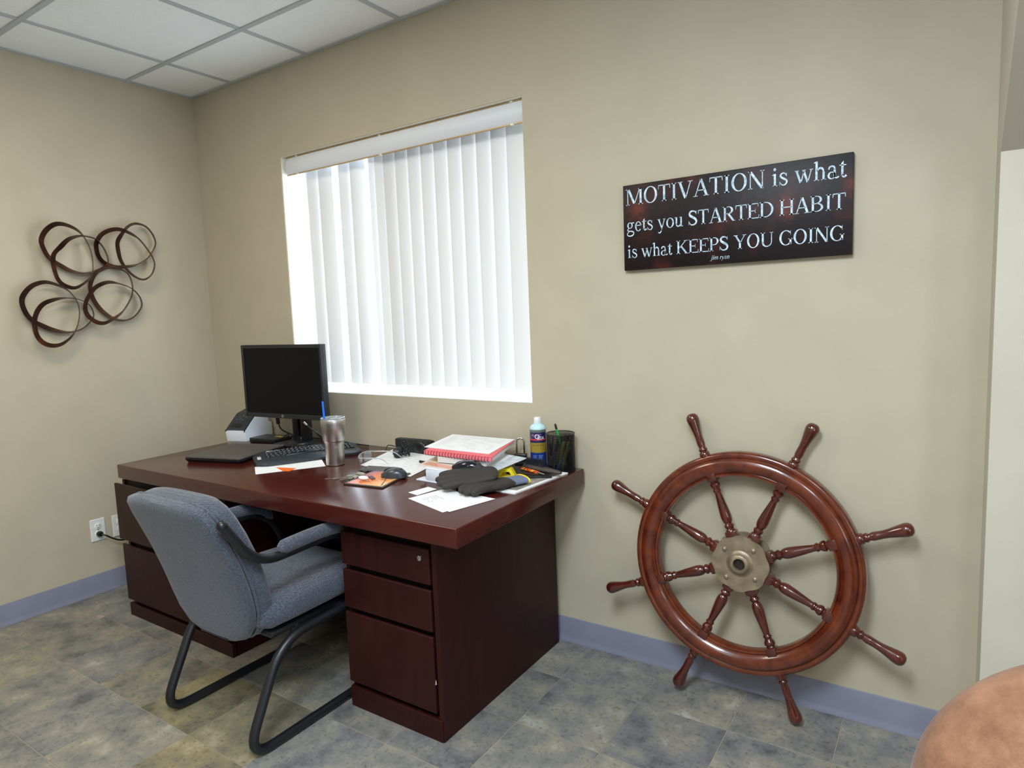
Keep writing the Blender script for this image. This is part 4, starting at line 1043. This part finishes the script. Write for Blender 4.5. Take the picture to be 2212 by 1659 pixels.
o = obj('coiled_cable', MB().tube(catmull(pts, 2), .0024, 6), M_BLACKM, None, 60); tag(o, 'bundle of coiled black cable standing beside the round webcam', 'cable')
s0 = aty(851.5, 950, -.085); s1 = aty(932, 951, -.055)
sb = thing('speaker_bar', 'black bar speaker with round ends lying against the wall', 'speaker', ((s0.x + s1.x)/2, -.062, TOP), math.atan2(.012, s1.x - s0.x))
Ls = (s1 - s0).length/2
obj('bar', MB().rbox(-Ls, Ls*.9, -.014, .022, .0, .062, .006, 2), M_BLACKM, sb, 40)
obj('end_cap', MB().lathe([(.0, 0), (.020, 0), (.022, .004), (.022, .012)], 24, Matrix.Translation((Ls*.89, .003, .040)) @ Matrix.Rotation(PI/2, 4, 'Y')), M_BLACK, sb, 40)
obj('oval_grille', MB().sphere((Ls*.45, -.016, .030), (.036, .012, .027), 24, 14), M_BLACK, sb, 60)
h = atz(842, 966, TOP + .02)
o = obj('wire_hook', MB().tube(catmull([atz(833, 976, TOP + .003), atz(837, 963, TOP + .010), atz(845, 962, TOP + .016), atz(853, 964, TOP + .016)], 6), .0022, 6), M_BLACKM, None, 60); tag(o, 'thin black bent wire sticking out beside the cable bundle', 'wire')

# ---- binder, magazines, fanned sheets, notebook
M_BIND = plain('white_binder_vinyl', (214, 220, 230), .35)
f0, f1 = atz(920, 1040, TOP), atz(988, 1051, TOP)
bd = thing('ring_binder', 'thick white ring binder under the magazines and spiral notebook', 'binder', ((f0.x + f1.x)/2, (f0.y + f1.y)/2, TOP), math.atan2(f1.y - f0.y, f1.x - f0.x))
Lb = (f1 - f0).length; hb = Lb/2
obj('spine_block', MB().rbox(-hb + .004, hb, -.004, .012, .007, .0475, .003, 2), M_BIND, bd, 40)
obj('page_block', MB().box(-hb + .006, hb - .004, .0121, .255, .0075, .046), M_PAPER, bd)
obj('cover', MB().rbox(-hb - .045, hb, -.006, .262, 0, .0065, .002, 2), M_BIND, bd, 40)
obj('cover', MB().rbox(-hb, hb, -.002, .262, .0477, .0505, .001, 1), M_BIND, bd, 40)
obj('ring', MB().tube([(-hb - .014, .03 + .016*math.cos(a), .0215 + .014*math.sin(a)) for a in [2*PI*k/20 for k in range(20)]], .0022, 6, closed=True), M_BLACK, bd, 60)
zb = TOP + .0508
qm = quad_px([(903, 1008), (1000, 1024), (1040, 1005), (950, 985)], zb)
mg = thing('magazine', 'magazine with orange and yellow cover under the spiral notebook', 'magazine', (qm[0].x, qm[0].y, zb))
obj('pages', slab(qm, zb, zb + .006), M_PAPER, mg, world=True)
cov = obj('cover', slab(qm, zb + .0061, zb + .0066), plain('cream_cover', (224, 208, 196), .25), mg, world=True)
obj('printed_band', MB().add([tuple(bl(qm, s, t).xy) + (zb + .0070,) for s, t in ((.10, .45), (.95, .50), (.95, .78), (.30, .95))], [(0, 1, 2, 3)]), plain('yellow_print', (232, 172, 40), .25), cov, world=True, fix=False)
obj('printed_band', MB().add([tuple(bl(qm, s, t).xy) + (zb + .0070,) for s, t in ((.05, .10), (.95, .08), (.95, .30), (.08, .34))], [(0, 1, 2, 3)]), plain('salmon_print', (214, 150, 124), .25), cov, world=True, fix=False)
zf = zb + .0072
qf = quad_px([(1000, 1000), (1062, 1022), (1139, 990), (1060, 975)], zf)
fs_ = obj('paper_sheet', slab(qf, zf, zf + .0012), plain('blue_grey_paper', (196, 202, 208), .6, var=.08, vscale=30)); tag(fs_, 'blue-grey loose sheet fanned out under the spiral notebook', 'paper')
qg = quad_px([(990, 1004), (1040, 1018), (1110, 985), (1050, 972)], zf + .0015)
gs_ = obj('paper_sheet', slab(qg, zf + .0014, zf + .0026), M_PAPER); tag(gs_, 'white loose sheet directly under the spiral notebook', 'paper')
mloc2 = atz(1010, 1012, zf + .004)
mouse('computer_mouse', 'glossy black mouse wedged under the spiral notebook edge', (mloc2.x, mloc2.y, zf + .0028), math.radians(195), plain('gloss_black_mouse', (20, 24, 32), .12), .115, .062, .033)
zn = TOP + .085; zt_ = TOP + .104
qn = quad_px([(917, 971), (979, 940), (1112, 950), (1062, 987)], zt_)
qn = [qn[0], qn[3], qn[2], qn[1]]
for p in qn: p.y = min(p.y, -.022)
pil = quad_px([(945, 985), (1050, 995), (1090, 972), (985, 960)], zn)
for p in pil: p.y = min(p.y, -.03)
o = obj('paper_pile', slab(pil, zf + .0028, zn - .0005), plain('off_white_paper_pile', (206, 206, 206), .7)); tag(o, 'stacked papers holding up the spiral notebook', 'paper pile')
nb = thing('spiral_notebook', 'red-edged spiral notebook with white cover sheet on top of the pile', 'notebook', (qn[0].x, qn[0].y, zn))
obj('pages', slab([ (lambda c, p: c + (p - c)*.985)(sum(qn, Vector())/4, p) for p in qn], zn, zt_ - .0045), M_PAPER, nb, world=True)
obj('red_cover', slab(qn, zt_ - .0044, zt_ - .0022), plain('red_plastic_cover', (226, 78, 92), .3), nb, world=True)
ct = sum(qn, Vector())/4
qs_ = quad_px([(917, 965), (1057, 980), (1112, 949), (978, 938)], zt_)
for p in qs_: p.y = min(p.y, -.018)
shp = obj('top_sheet', slab(qs_, zt_ - .0020, zt_), M_PAPER, nb, world=True)
obj('printed_lines', lines_on(qs_, zt_ + .0004, 12, 3, gap=.3), plain('faint_pencil', (196, 198, 206), .7), shp, world=True, kind='stuff', fix=False)
co = MB(); d = (qn[1] - qn[0])
nrm_ = Vector((d.y, -d.x, 0)).normalized()
for k in range(22):
    p = qn[0] + d*((k + .6)/22.6) + nrm_*.001; r_ = .0085
    co.tube([(p.x + nrm_.x*r_*.75*math.cos(a) , p.y + nrm_.y*r_*.75*math.cos(a), (zn + zt_)/2 - .002 + r_*math.sin(a)) for a in [2*PI*j/12 for j in range(12)]], .0013, 5, closed=True)
obj('spiral_coil', co, plain('dark_red_coil', (120, 40, 52), .3), nb, 60, world=True, kind='stuff')
obj('red_spine', MB().prism([(p.x, p.y) for p in (qn[0] + nrm_*.0045, qn[1] + nrm_*.0045, qn[1] - nrm_*.004, qn[0] - nrm_*.004)], zn + .002, zt_ - .0046), plain('pink_binding_edge', (228, 120, 130), .4), nb, world=True)

# ---- marker pen on the papers
a = atz(907, 997, TOP + .008); c = atz(946, 1003, TOP + .008)
mk = thing('marker_pen', 'black and grey marker pen lying on the middle papers', 'pen', (a.x, a.y, TOP + .002))
obj('cap', MB().tube([a, a*.68 + c*.32], .0055, 12), M_BLACK, mk, 60, world=True)
obj('barrel', MB().tube([a*.68 + c*.32, a*.3 + c*.7], .0060, 12), plain('grey_label_barrel', (132, 142, 152), .4), mk, 60, world=True)
obj('end', MB().tube([a*.3 + c*.7, c], .0055, 12), M_BLACK, mk, 60, world=True)

# ---- small card and front sheets
qc = quad_px([(882, 1064), (901, 1070), (943, 1057), (925, 1052)], TOP)
o = obj('business_card', slab(qc, TOP, TOP + .0008), M_PAPER); tag(o, 'small blank white card lying beside the front papers', 'card')
q1 = quad_px([(882, 1077), (956, 1107), (1040, 1085), (968, 1054)], TOP)
o = obj('paper_sheet', slab(q1, TOP, TOP + .0007), M_PAPER); tag(o, 'white note sheet with small handwriting under the work gloves', 'paper')
obj('handwriting', lines_on(q1, TOP + .0010, 6, 12, a0=.18, a1=.62, b0=.18, b1=.5, gap=.1), M_INK, o, kind='stuff', fix=False)
q3 = quad_px([(916, 1089), (971, 1106), (1070, 1078), (1010, 1066)], TOP + .001)
o = obj('paper_sheet', slab(q3, TOP + .0012, TOP + .0019), M_PAPER); tag(o, 'plain white sheet at the desk front, partly under the gloves', 'paper')
obj('printed_lines', lines_on(q3, TOP + .0022, 3, 15, a0=.06, a1=.5, b0=.1, b1=.4), plain('pale_grey_ink_c', (176, 178, 184), .7), o, kind='stuff', fix=False)
# ---- desk pad sheets along the right edge
q4 = [Vector((2.262, -.440, 0)), Vector((2.408, -.446, 0)), Vector((2.436, -.118, 0)), Vector((2.285, -.125, 0))]
o = obj('calendar_pad', slab(q4, TOP, TOP + .005), M_PAPER); tag(o, 'white calendar pad under the yellow tool at the right desk edge', 'paper pad')
qi4 = [sum(q4, Vector())/4 + (p - sum(q4, Vector())/4)*.82 for p in q4]
obj('grey_print', slab(qi4, TOP + .0051, TOP + .0054), plain('grey_photo_print', (138, 132, 126), .5, var=.3, vscale=40), o)

# ---- work gloves
M_GLV = plain('black_foam_nitrile', (46, 42, 38), .75, bump=.35, bscale=500)
M_CUFF = plain('blue_grey_knit', (104, 116, 140), .85, bump=.5, bscale=400)
M_HEM = plain('yellow_knit_hem', (236, 200, 30), .7)
def glove(name, label, loc, rotz, thick, spread, tilt, squash=1.0, knit=True):
    t = thing(name, label, 'glove', loc, rotz, 'work gloves')
    b = MB(); zc = thick
    b.sphere((0, 0, zc), (.062, .050*squash, thick), 24, 14, None, .75)
    b.sphere((-.045, 0, zc), (.050, .044*squash, thick*.95), 20, 12, None, .8)
    for k, (y, L, a) in enumerate(((-.034, .062, -spread), (-.012, .076, -spread*.3), (.011, .072, spread*.3), (.032, .056, spread))):
        y *= squash; z0 = zc
        pts = [(.02, y, z0), (.055, y + .3*a*.04, z0 + .002), (.055 + L*.5, y + a*L*.5, z0 + .001), (.055 + L, y + a*L, max(.0125, z0 - .006))]
        b.tube(catmull(pts, 5), [.014]*8 + [.0135]*4 + [.0128, .012, .0105, .007], 12)
    b.tube(catmull([(-.035, -.03*squash, zc), (-.005, -.062*squash, zc + .002), (.035, -.078*squash, zc), (.058, -.080*squash, max(.012, zc - .004))], 5), [.018]*6 + [.016]*6 + [.014, .013, .011, .007], 12)
    o = obj('palm_and_fingers', b, M_GLV, t)
    rm = o.modifiers.new('remesh', 'REMESH'); rm.mode = 'VOXEL'; rm.voxel_size = .0028; rm.use_smooth_shade = True
    sm_ = o.modifiers.new('smooth', 'SMOOTH'); sm_.factor = .6; sm_.iterations = 5
    sec = []
    for x, w, h in ((-.065, .040, thick*.95), (-.09, .038, thick*.85), (-.115, .040, thick*.8), (-.128, .042, thick*.8)):
        sec.append(((x, 0, zc*(1 if x > -.07 else .96)), w*squash, h, (0, 1, 0), (0, 0, 1)))
    if knit: obj('cuff', pad(sec, 24, .8), M_CUFF, t, 60)
    ring = [(-.129, .0425*squash*math.cos(a), zc*.96 + thick*.82*math.sin(a)) for a in [2*PI*k/28 for k in range(28)]]
    if knit: obj('hem', MB().tube(ring, .0034, 8, closed=True), M_HEM, t, 60)
    return t
dir_ = math.atan2(-.22, -.24)
glove('work_glove', 'lower black work glove with blue-grey cuff and yellow hem', (2.312, -.438, TOP + .0055), math.radians(-112), .0150, .10, 0)
gt = glove('work_glove', 'upper black work glove folded on top of the other glove', (2.232, -.450, TOP + .033), math.radians(-141), .0150, .06, 0, .95, False)
gt.rotation_euler = (math.radians(-24), math.radians(5), math.radians(-141))

# ---- yellow plastic tool
yp0, yp1 = atz(1061, 1034, TOP + .006), atz(1119, 1034, TOP + .006)
yd = yp1 - yp0; yl = yd.length
yt = thing('yellow_tool', 'bright yellow plastic tool with a finger hole beside the gloves', 'tool', ((yp0.x + yp1.x)/2, (yp0.y + yp1.y)/2, TOP + .0056), math.atan2(yd.y, yd.x))
M_YEL = plain('yellow_plastic', (236, 214, 46), .35)
h_ = yl/2
out = [(-h_, 0), (h_, 0), (h_, .010), (h_*.86, .013), (h_*.58, .040), (h_*.45, .043), (-h_*.45, .046), (-h_*.62, .043), (-h_*.95, .014), (-h_, .010)]
Mx = Matrix(((1, 0, 0, 0), (0, 0, -1, 0), (0, 1, 0, 0), (0, 0, 0, 1)))
hole = [(-h_*.22, .014), (h_*.50, .014), (h_*.52, .022), (h_*.40, .030), (h_*.1, .031), (-h_*.12, .026)]
b = MB()
def ringface(outer, inner, y):
    """outer polygon minus inner polygon, triangulated through bmesh"""
    bm = bmesh.new()
    vo = [bm.verts.new((p[0], y, p[1])) for p in outer]; vi = [bm.verts.new((p[0], y, p[1])) for p in inner]
    ed = [bm.edges.new((vo[i], vo[(i+1) % len(vo)])) for i in range(len(vo))] + [bm.edges.new((vi[i], vi[(i+1) % len(vi)])) for i in range(len(vi))]
    bmesh.ops.triangle_fill(bm, edges=ed, use_beauty=True); return bm
b.addbm(ringface(out, hole, -.018)); b.addbm(ringface(out, hole, .018))
for poly in (out, hole):
    n_ = len(poly); b.add([(p[0], yy, p[1]) for yy in (-.018, .018) for p in poly], [(i, (i+1) % n_, n_ + (i+1) % n_, n_ + i) for i in range(n_)])
obj('body', b, M_YEL, yt)
obj('foot', MB().rbox(-h_*1.04, h_*1.04, -.026, .024, -.0002, .008, .003, 2), M_YEL, yt, 40)
obj('inner_wall', MB().box(-h_*.22, h_*.12, .004, .008, .014, .030), plain('deep_yellow_plastic', (214, 176, 34), .4), yt)

# ---- dark wedge, paint pen, brush
qw = quad_px([(1086, 1004), (1118, 1031), (1192, 1029), (1170, 1017)], TOP + .012)
wd = thing('black_pouch', 'flat black patterned wedge-shaped pouch under the wooden brush', 'pouch', (qw[2].x, qw[2].y, TOP + .0056))
obj('pouch_body', slab(qw, TOP + .0056, TOP + .016), plain('black_patterned_vinyl', (30, 31, 34), .4, var=.6, vscale=220, bump=.4, bscale=260), wd, world=True)
obj('fold', slab(quad_px([(1110, 1018), (1112, 1023), (1188, 1028), (1186, 1026)], TOP + .018), TOP + .0161, TOP + .0185), M_BLACK, wd, world=True)
a = atz(1126, 1011, TOP + .022); c = atz(1176, 1025, TOP + .022)
pm = thing('paint_pen', 'red and yellow paint pen lying along the wooden brush', 'pen', (a.x, a.y, TOP + .016))
m, nt, bs = newmat('red_yellow_label'); tc = nt.nodes.new('ShaderNodeTexCoord'); nn_ = nt.nodes.new('ShaderNodeTexNoise'); nn_.inputs['Scale'].default_value = 90
rp = nt.nodes.new('ShaderNodeValToRGB'); rp.color_ramp.interpolation = 'CONSTANT'; e = rp.color_ramp.elements; e[0].position = 0; e[0].color = rgb(206, 40, 22); e[1].position = .55; e[1].color = rgb(222, 178, 60)
nt.links.new(tc.outputs['Object'], nn_.inputs['Vector']); nt.links.new(nn_.outputs['Fac'], rp.inputs['Fac']); nt.links.new(rp.outputs['Color'], bs.inputs['Base Color'])
obj('barrel', MB().tube([a, a*.25 + c*.75], .0058, 12), m, pm, 60, world=True)
obj('tip', MB().tube([a*.25 + c*.75, a*.1 + c*.9, c], [.0050, .0035, .002], 10), M_CHROME, pm, 60, world=True)

e0, e1 = atz(1125, 1004, TOP + .030), atz(1212, 1022, TOP + .022)
bd_ = e1 - e0; bl_ = bd_.length
bru = thing('bench_brush', 'dark wooden brush with black bristles in front of the blue bottle', 'brush', (e0.x, e0.y, TOP + .018), math.atan2(bd_.y, bd_.x))
M_BRW = wood('dark_brush_wood', (52, 44, 40), (74, 64, 56), .6, 0, (3, 20, 20))
P = []
for i in range(17):
    t = i/16; x = bl_*t; w = .013 + .004*math.sin(PI*t) - (.003 if t > .8 else 0); hh = .011 if t < .7 else .011 - .004*(t-.7)/.3
    if i in (0, 16): w *= .6; hh *= .6
    P.append([Vector((x, w*math.cos(a_), .012 - .008*t + hh*math.sin(a_))) for a_ in [2*PI*k/14 for k in range(14)]])
b = MB().grid(P, closed_v=True); b.f.append(tuple(range(13, -1, -1))); b.f.append(tuple(16*14 + k for k in range(14)))
obj('handle', b, M_BRW, bru, 60)
bb = MB(); rb = random.Random(8)
for k in range(520):
    x = rb.uniform(.03, bl_*.60); y = rb.uniform(-.009, .009); L = rb.uniform(.022, .032); dx = rb.uniform(-.006, .006); dy = rb.uniform(-.006, .006); z0 = .020
    r_ = .0009
    bb.add([(x - r_, y, z0), (x + r_, y, z0), (x, y + r_*1.7, z0), (x + dx, y + dy, z0 + L)], [(0, 1, 3), (1, 2, 3), (2, 0, 3)])
obj('bristles', bb, plain('blue_black_bristle', (36, 42, 52), .5), bru, kind='stuff', fix=False)

# ---- padlock
pk = thing('padlock', 'padlock with tall steel shackle standing behind the wooden brush', 'padlock', (2.186, -.060, TOP), math.radians(25))
obj('lock_body', MB().rbox(-.026, .026, -.012, .012, 0, .046, .005, 3), plain('dark_lock_body', (60, 58, 56), .35, .7), pk, 40)
sh_ = [(-.0155, 0, .04), (-.0155, 0, .094)] + [(-.0155*math.cos(a), 0, .094 + .0155*math.sin(a)) for a in [PI*k/12 for k in range(1, 12)]] + [(.0155, 0, .094), (.0155, 0, .04)]
obj('shackle', MB().tube(sh_, .0040, 12), M_CHROME, pk, 60)

# ---- bottle
bo = thing('cleaner_bottle', 'pale blue bottle with white cap and navy and gold label', 'bottle', (2.283, -.078, TOP))
M_BOT = plain('translucent_pale_blue_plastic', (188, 220, 224), .25); M_BOT.node_tree.nodes['Principled BSDF'].inputs['Subsurface Weight'].default_value = .0
obj('body', MB().lathe([(.028, 0), (.0315, .003), (.032, .008), (.032, .160), (.0312, .166), (.026, .173), (.0165, .178), (.0155, .184)], 40), M_BOT, bo, 50)
obj('cap', MB().lathe([(.0150, .180), (.0155, .181), (.0140, .203), (.0125, .205)], 28), M_WHITE, bo, 40)
m, nt, bs = newmat('printed_bottle_label'); tc = nt.nodes.new('ShaderNodeTexCoord'); sp_ = nt.nodes.new('ShaderNodeSeparateXYZ'); mr = nt.nodes.new('ShaderNodeMapRange')
mr.inputs['From Min'].default_value = .006; mr.inputs['From Max'].default_value = .158
rp = nt.nodes.new('ShaderNodeValToRGB'); rp.color_ramp.interpolation = 'CONSTANT'; e = rp.color_ramp.elements
e[0].position = 0; e[0].color = rgb(28, 52, 120); e[1].position = .40; e[1].color = rgb(150, 126, 44)
for ps, cc in ((.66, (30, 30, 78)), (.72, (190, 46, 60)), (.765, (34, 36, 88)), (.93, (98, 104, 96))):
    x = e.new(ps); x.color = rgb(*cc)
nt.links.new(tc.outputs['Object'], sp_.inputs[0]); nt.links.new(sp_.outputs['Z'], mr.inputs['Value']); nt.links.new(mr.outputs['Result'], rp.inputs['Fac']); nt.links.new(rp.outputs['Color'], bs.inputs['Base Color']); setp(bs, Roughness=.3)
lab = obj('label', MB().lathe([(.0323, .006), (.0323, .158)], 40, None, False), m, bo, 60, label='navy, gold and blue printed label')
fa = math.atan2(CAM.y + .078, CAM.x - 2.283)
def wrap(vs, fs, x0, z0, r_, shear=0):
    return MB().add([(r_*math.cos(fa + (x0 + v.x + shear*v.y)/r_), r_*math.sin(fa + (x0 + v.x + shear*v.y)/r_), z0 + v.y) for v in vs], fs)
M_LW = plain('white_label_print', (232, 234, 238), .4); M_LR = plain('pink_label_print', (214, 150, 160), .4)
for body, size, x0, z0, mt2, shr in (('SEA', .018, .010, .1195, M_LW, .2), ('FLOYC', .013, -.008, .1315, M_LR, .2), ('NO MORE FL', .0085, .0, .094, M_INKD, 0), ('O', .026, -.004, .123, M_LW, 0)):
    vs, fs = text_polys(body, size); obj('label_text', wrap(vs, fs, x0, z0, .03262, shr), mt2, lab, fix=False)
tx = MB(); rr = random.Random(5)
for k in range(8):
    for (x0, x1) in ((-.024, -.004), (.001, .022)):
        w_ = (x1 - x0)*rr.uniform(.6, 1); z0 = .012 + k*.006
        n_ = 5; vs = [Vector((x0 + w_*i/n_, j*.0022, 0)) for i in range(n_ + 1) for j in (0, 1)]
        tx.add(wrap(vs, [], 0, z0, .0326).v, [(2*i, 2*i + 2, 2*i + 3, 2*i + 1) for i in range(n_)])
obj('fine_print', tx, plain('pale_blue_print', (120, 150, 210), .4), lab, fix=False, kind='stuff')

# ---- mesh pen cup and pens
cup_c = Vector((2.383, -.0735, TOP))
cp_ = thing('pen_cup', 'round black wire mesh pen cup at the desk corner', 'pen cup', cup_c)
M_MESH = plain('black_wire_mesh', (16, 18, 26), .4, .3)
RC, HC = .0545, .142
bm = bmesh.new(); NU, NV = 84, 36; vv = [[bm.verts.new((RC*math.cos(2*PI*i/NU), RC*math.sin(2*PI*i/NU), .003 + HC*j/NV)) for i in range(NU)] for j in range(NV + 1)]
for j in range(NV):
    for i in range(NU):
        bm.faces.new((vv[j][i], vv[j][(i+1) % NU], vv[j+1][(i+1) % NU], vv[j+1][i]))
bmesh.ops.wireframe(bm, faces=bm.faces[:], thickness=.0017, offset=0, use_replace=True, use_even_offset=True)
obj('mesh_wall', MB().addbm(bm), M_MESH, cp_, None, kind='stuff', fix=False)
obj('rim', MB().tube([(RC*math.cos(2*PI*k/48), RC*math.sin(2*PI*k/48), HC + .004) for k in range(48)], .0022, 8, closed=True), M_BLACK, cp_, 60)
obj('base', MB().lathe([(RC, 0), (RC + .001, .002), (RC + .001, .006), (RC - .003, .007), (RC - .004, .004)], 48), M_BLACK, cp_, 50)
def pen(name, label, a, c, r, mats, split=.6, group='pens in the mesh cup'):
    a = Vector(a) + cup_c; c = Vector(c) + cup_c
    t = thing(name, label, 'pen', a, 0, group); d = c - a
    obj('barrel', MB().tube([a, a + d*.06, a + d*split], [r*.35, r, r], 10), mats[0], t, 60, world=True)
    obj('cap', MB().tube([a + d*split, a + d*.97, c], [r*1.12, r*1.08, r*.7], 10), mats[1], t, 60, world=True)
M_GRN = plain('green_pen_plastic', (44, 170, 70), .35); M_OLV = plain('olive_marker', (132, 126, 44), .45); M_BLU = plain('blue_pen_plastic', (56, 110, 150), .4); M_GRY = plain('silver_pen', (128, 132, 132), .35, .5)
pen('green_pencil', 'green pencil with dark eraser sticking out of the pen cup', (.012, .02, .009), (-.010, -.022, .186), .0042, (M_GRN, plain('dark_eraser', (50, 34, 24), .6)), .88)
pen('olive_highlighter', 'olive marker leaning inside the pen cup beside a blue pen', (.004, -.030, .012), (.024, -.014, .118), .0068, (M_OLV, M_OLV), .62)
pen('olive_highlighter', 'olive marker with black collar leaning against the cup wall', (.016, -.024, .012), (.040, -.006, .116), .0066, (M_OLV, plain('olive_cap', (112, 106, 38), .4)), .6)
pen('blue_pen', 'blue pen leaning low inside the mesh cup', (.002, -.040, .012), (.044, .002, .100), .0042, (M_BLU, M_BLU), .7)
pen('silver_pen', 'silver pen standing upright inside the mesh cup', (-.012, -.034, .012), (-.006, -.036, .108), .0042, (M_GRY, M_GRY), .55)
pen('silver_pen', 'silver pen leaning left inside the mesh cup', (-.020, -.028, .012), (-.036, -.022, .106), .0040, (M_GRY, M_INKD), .5)
pen('black_pen', 'black pen standing behind the olive markers in the mesh cup', (0, .01, .012), (.026, .034, .126), .0044, (M_BLACK, M_BLACK), .6)
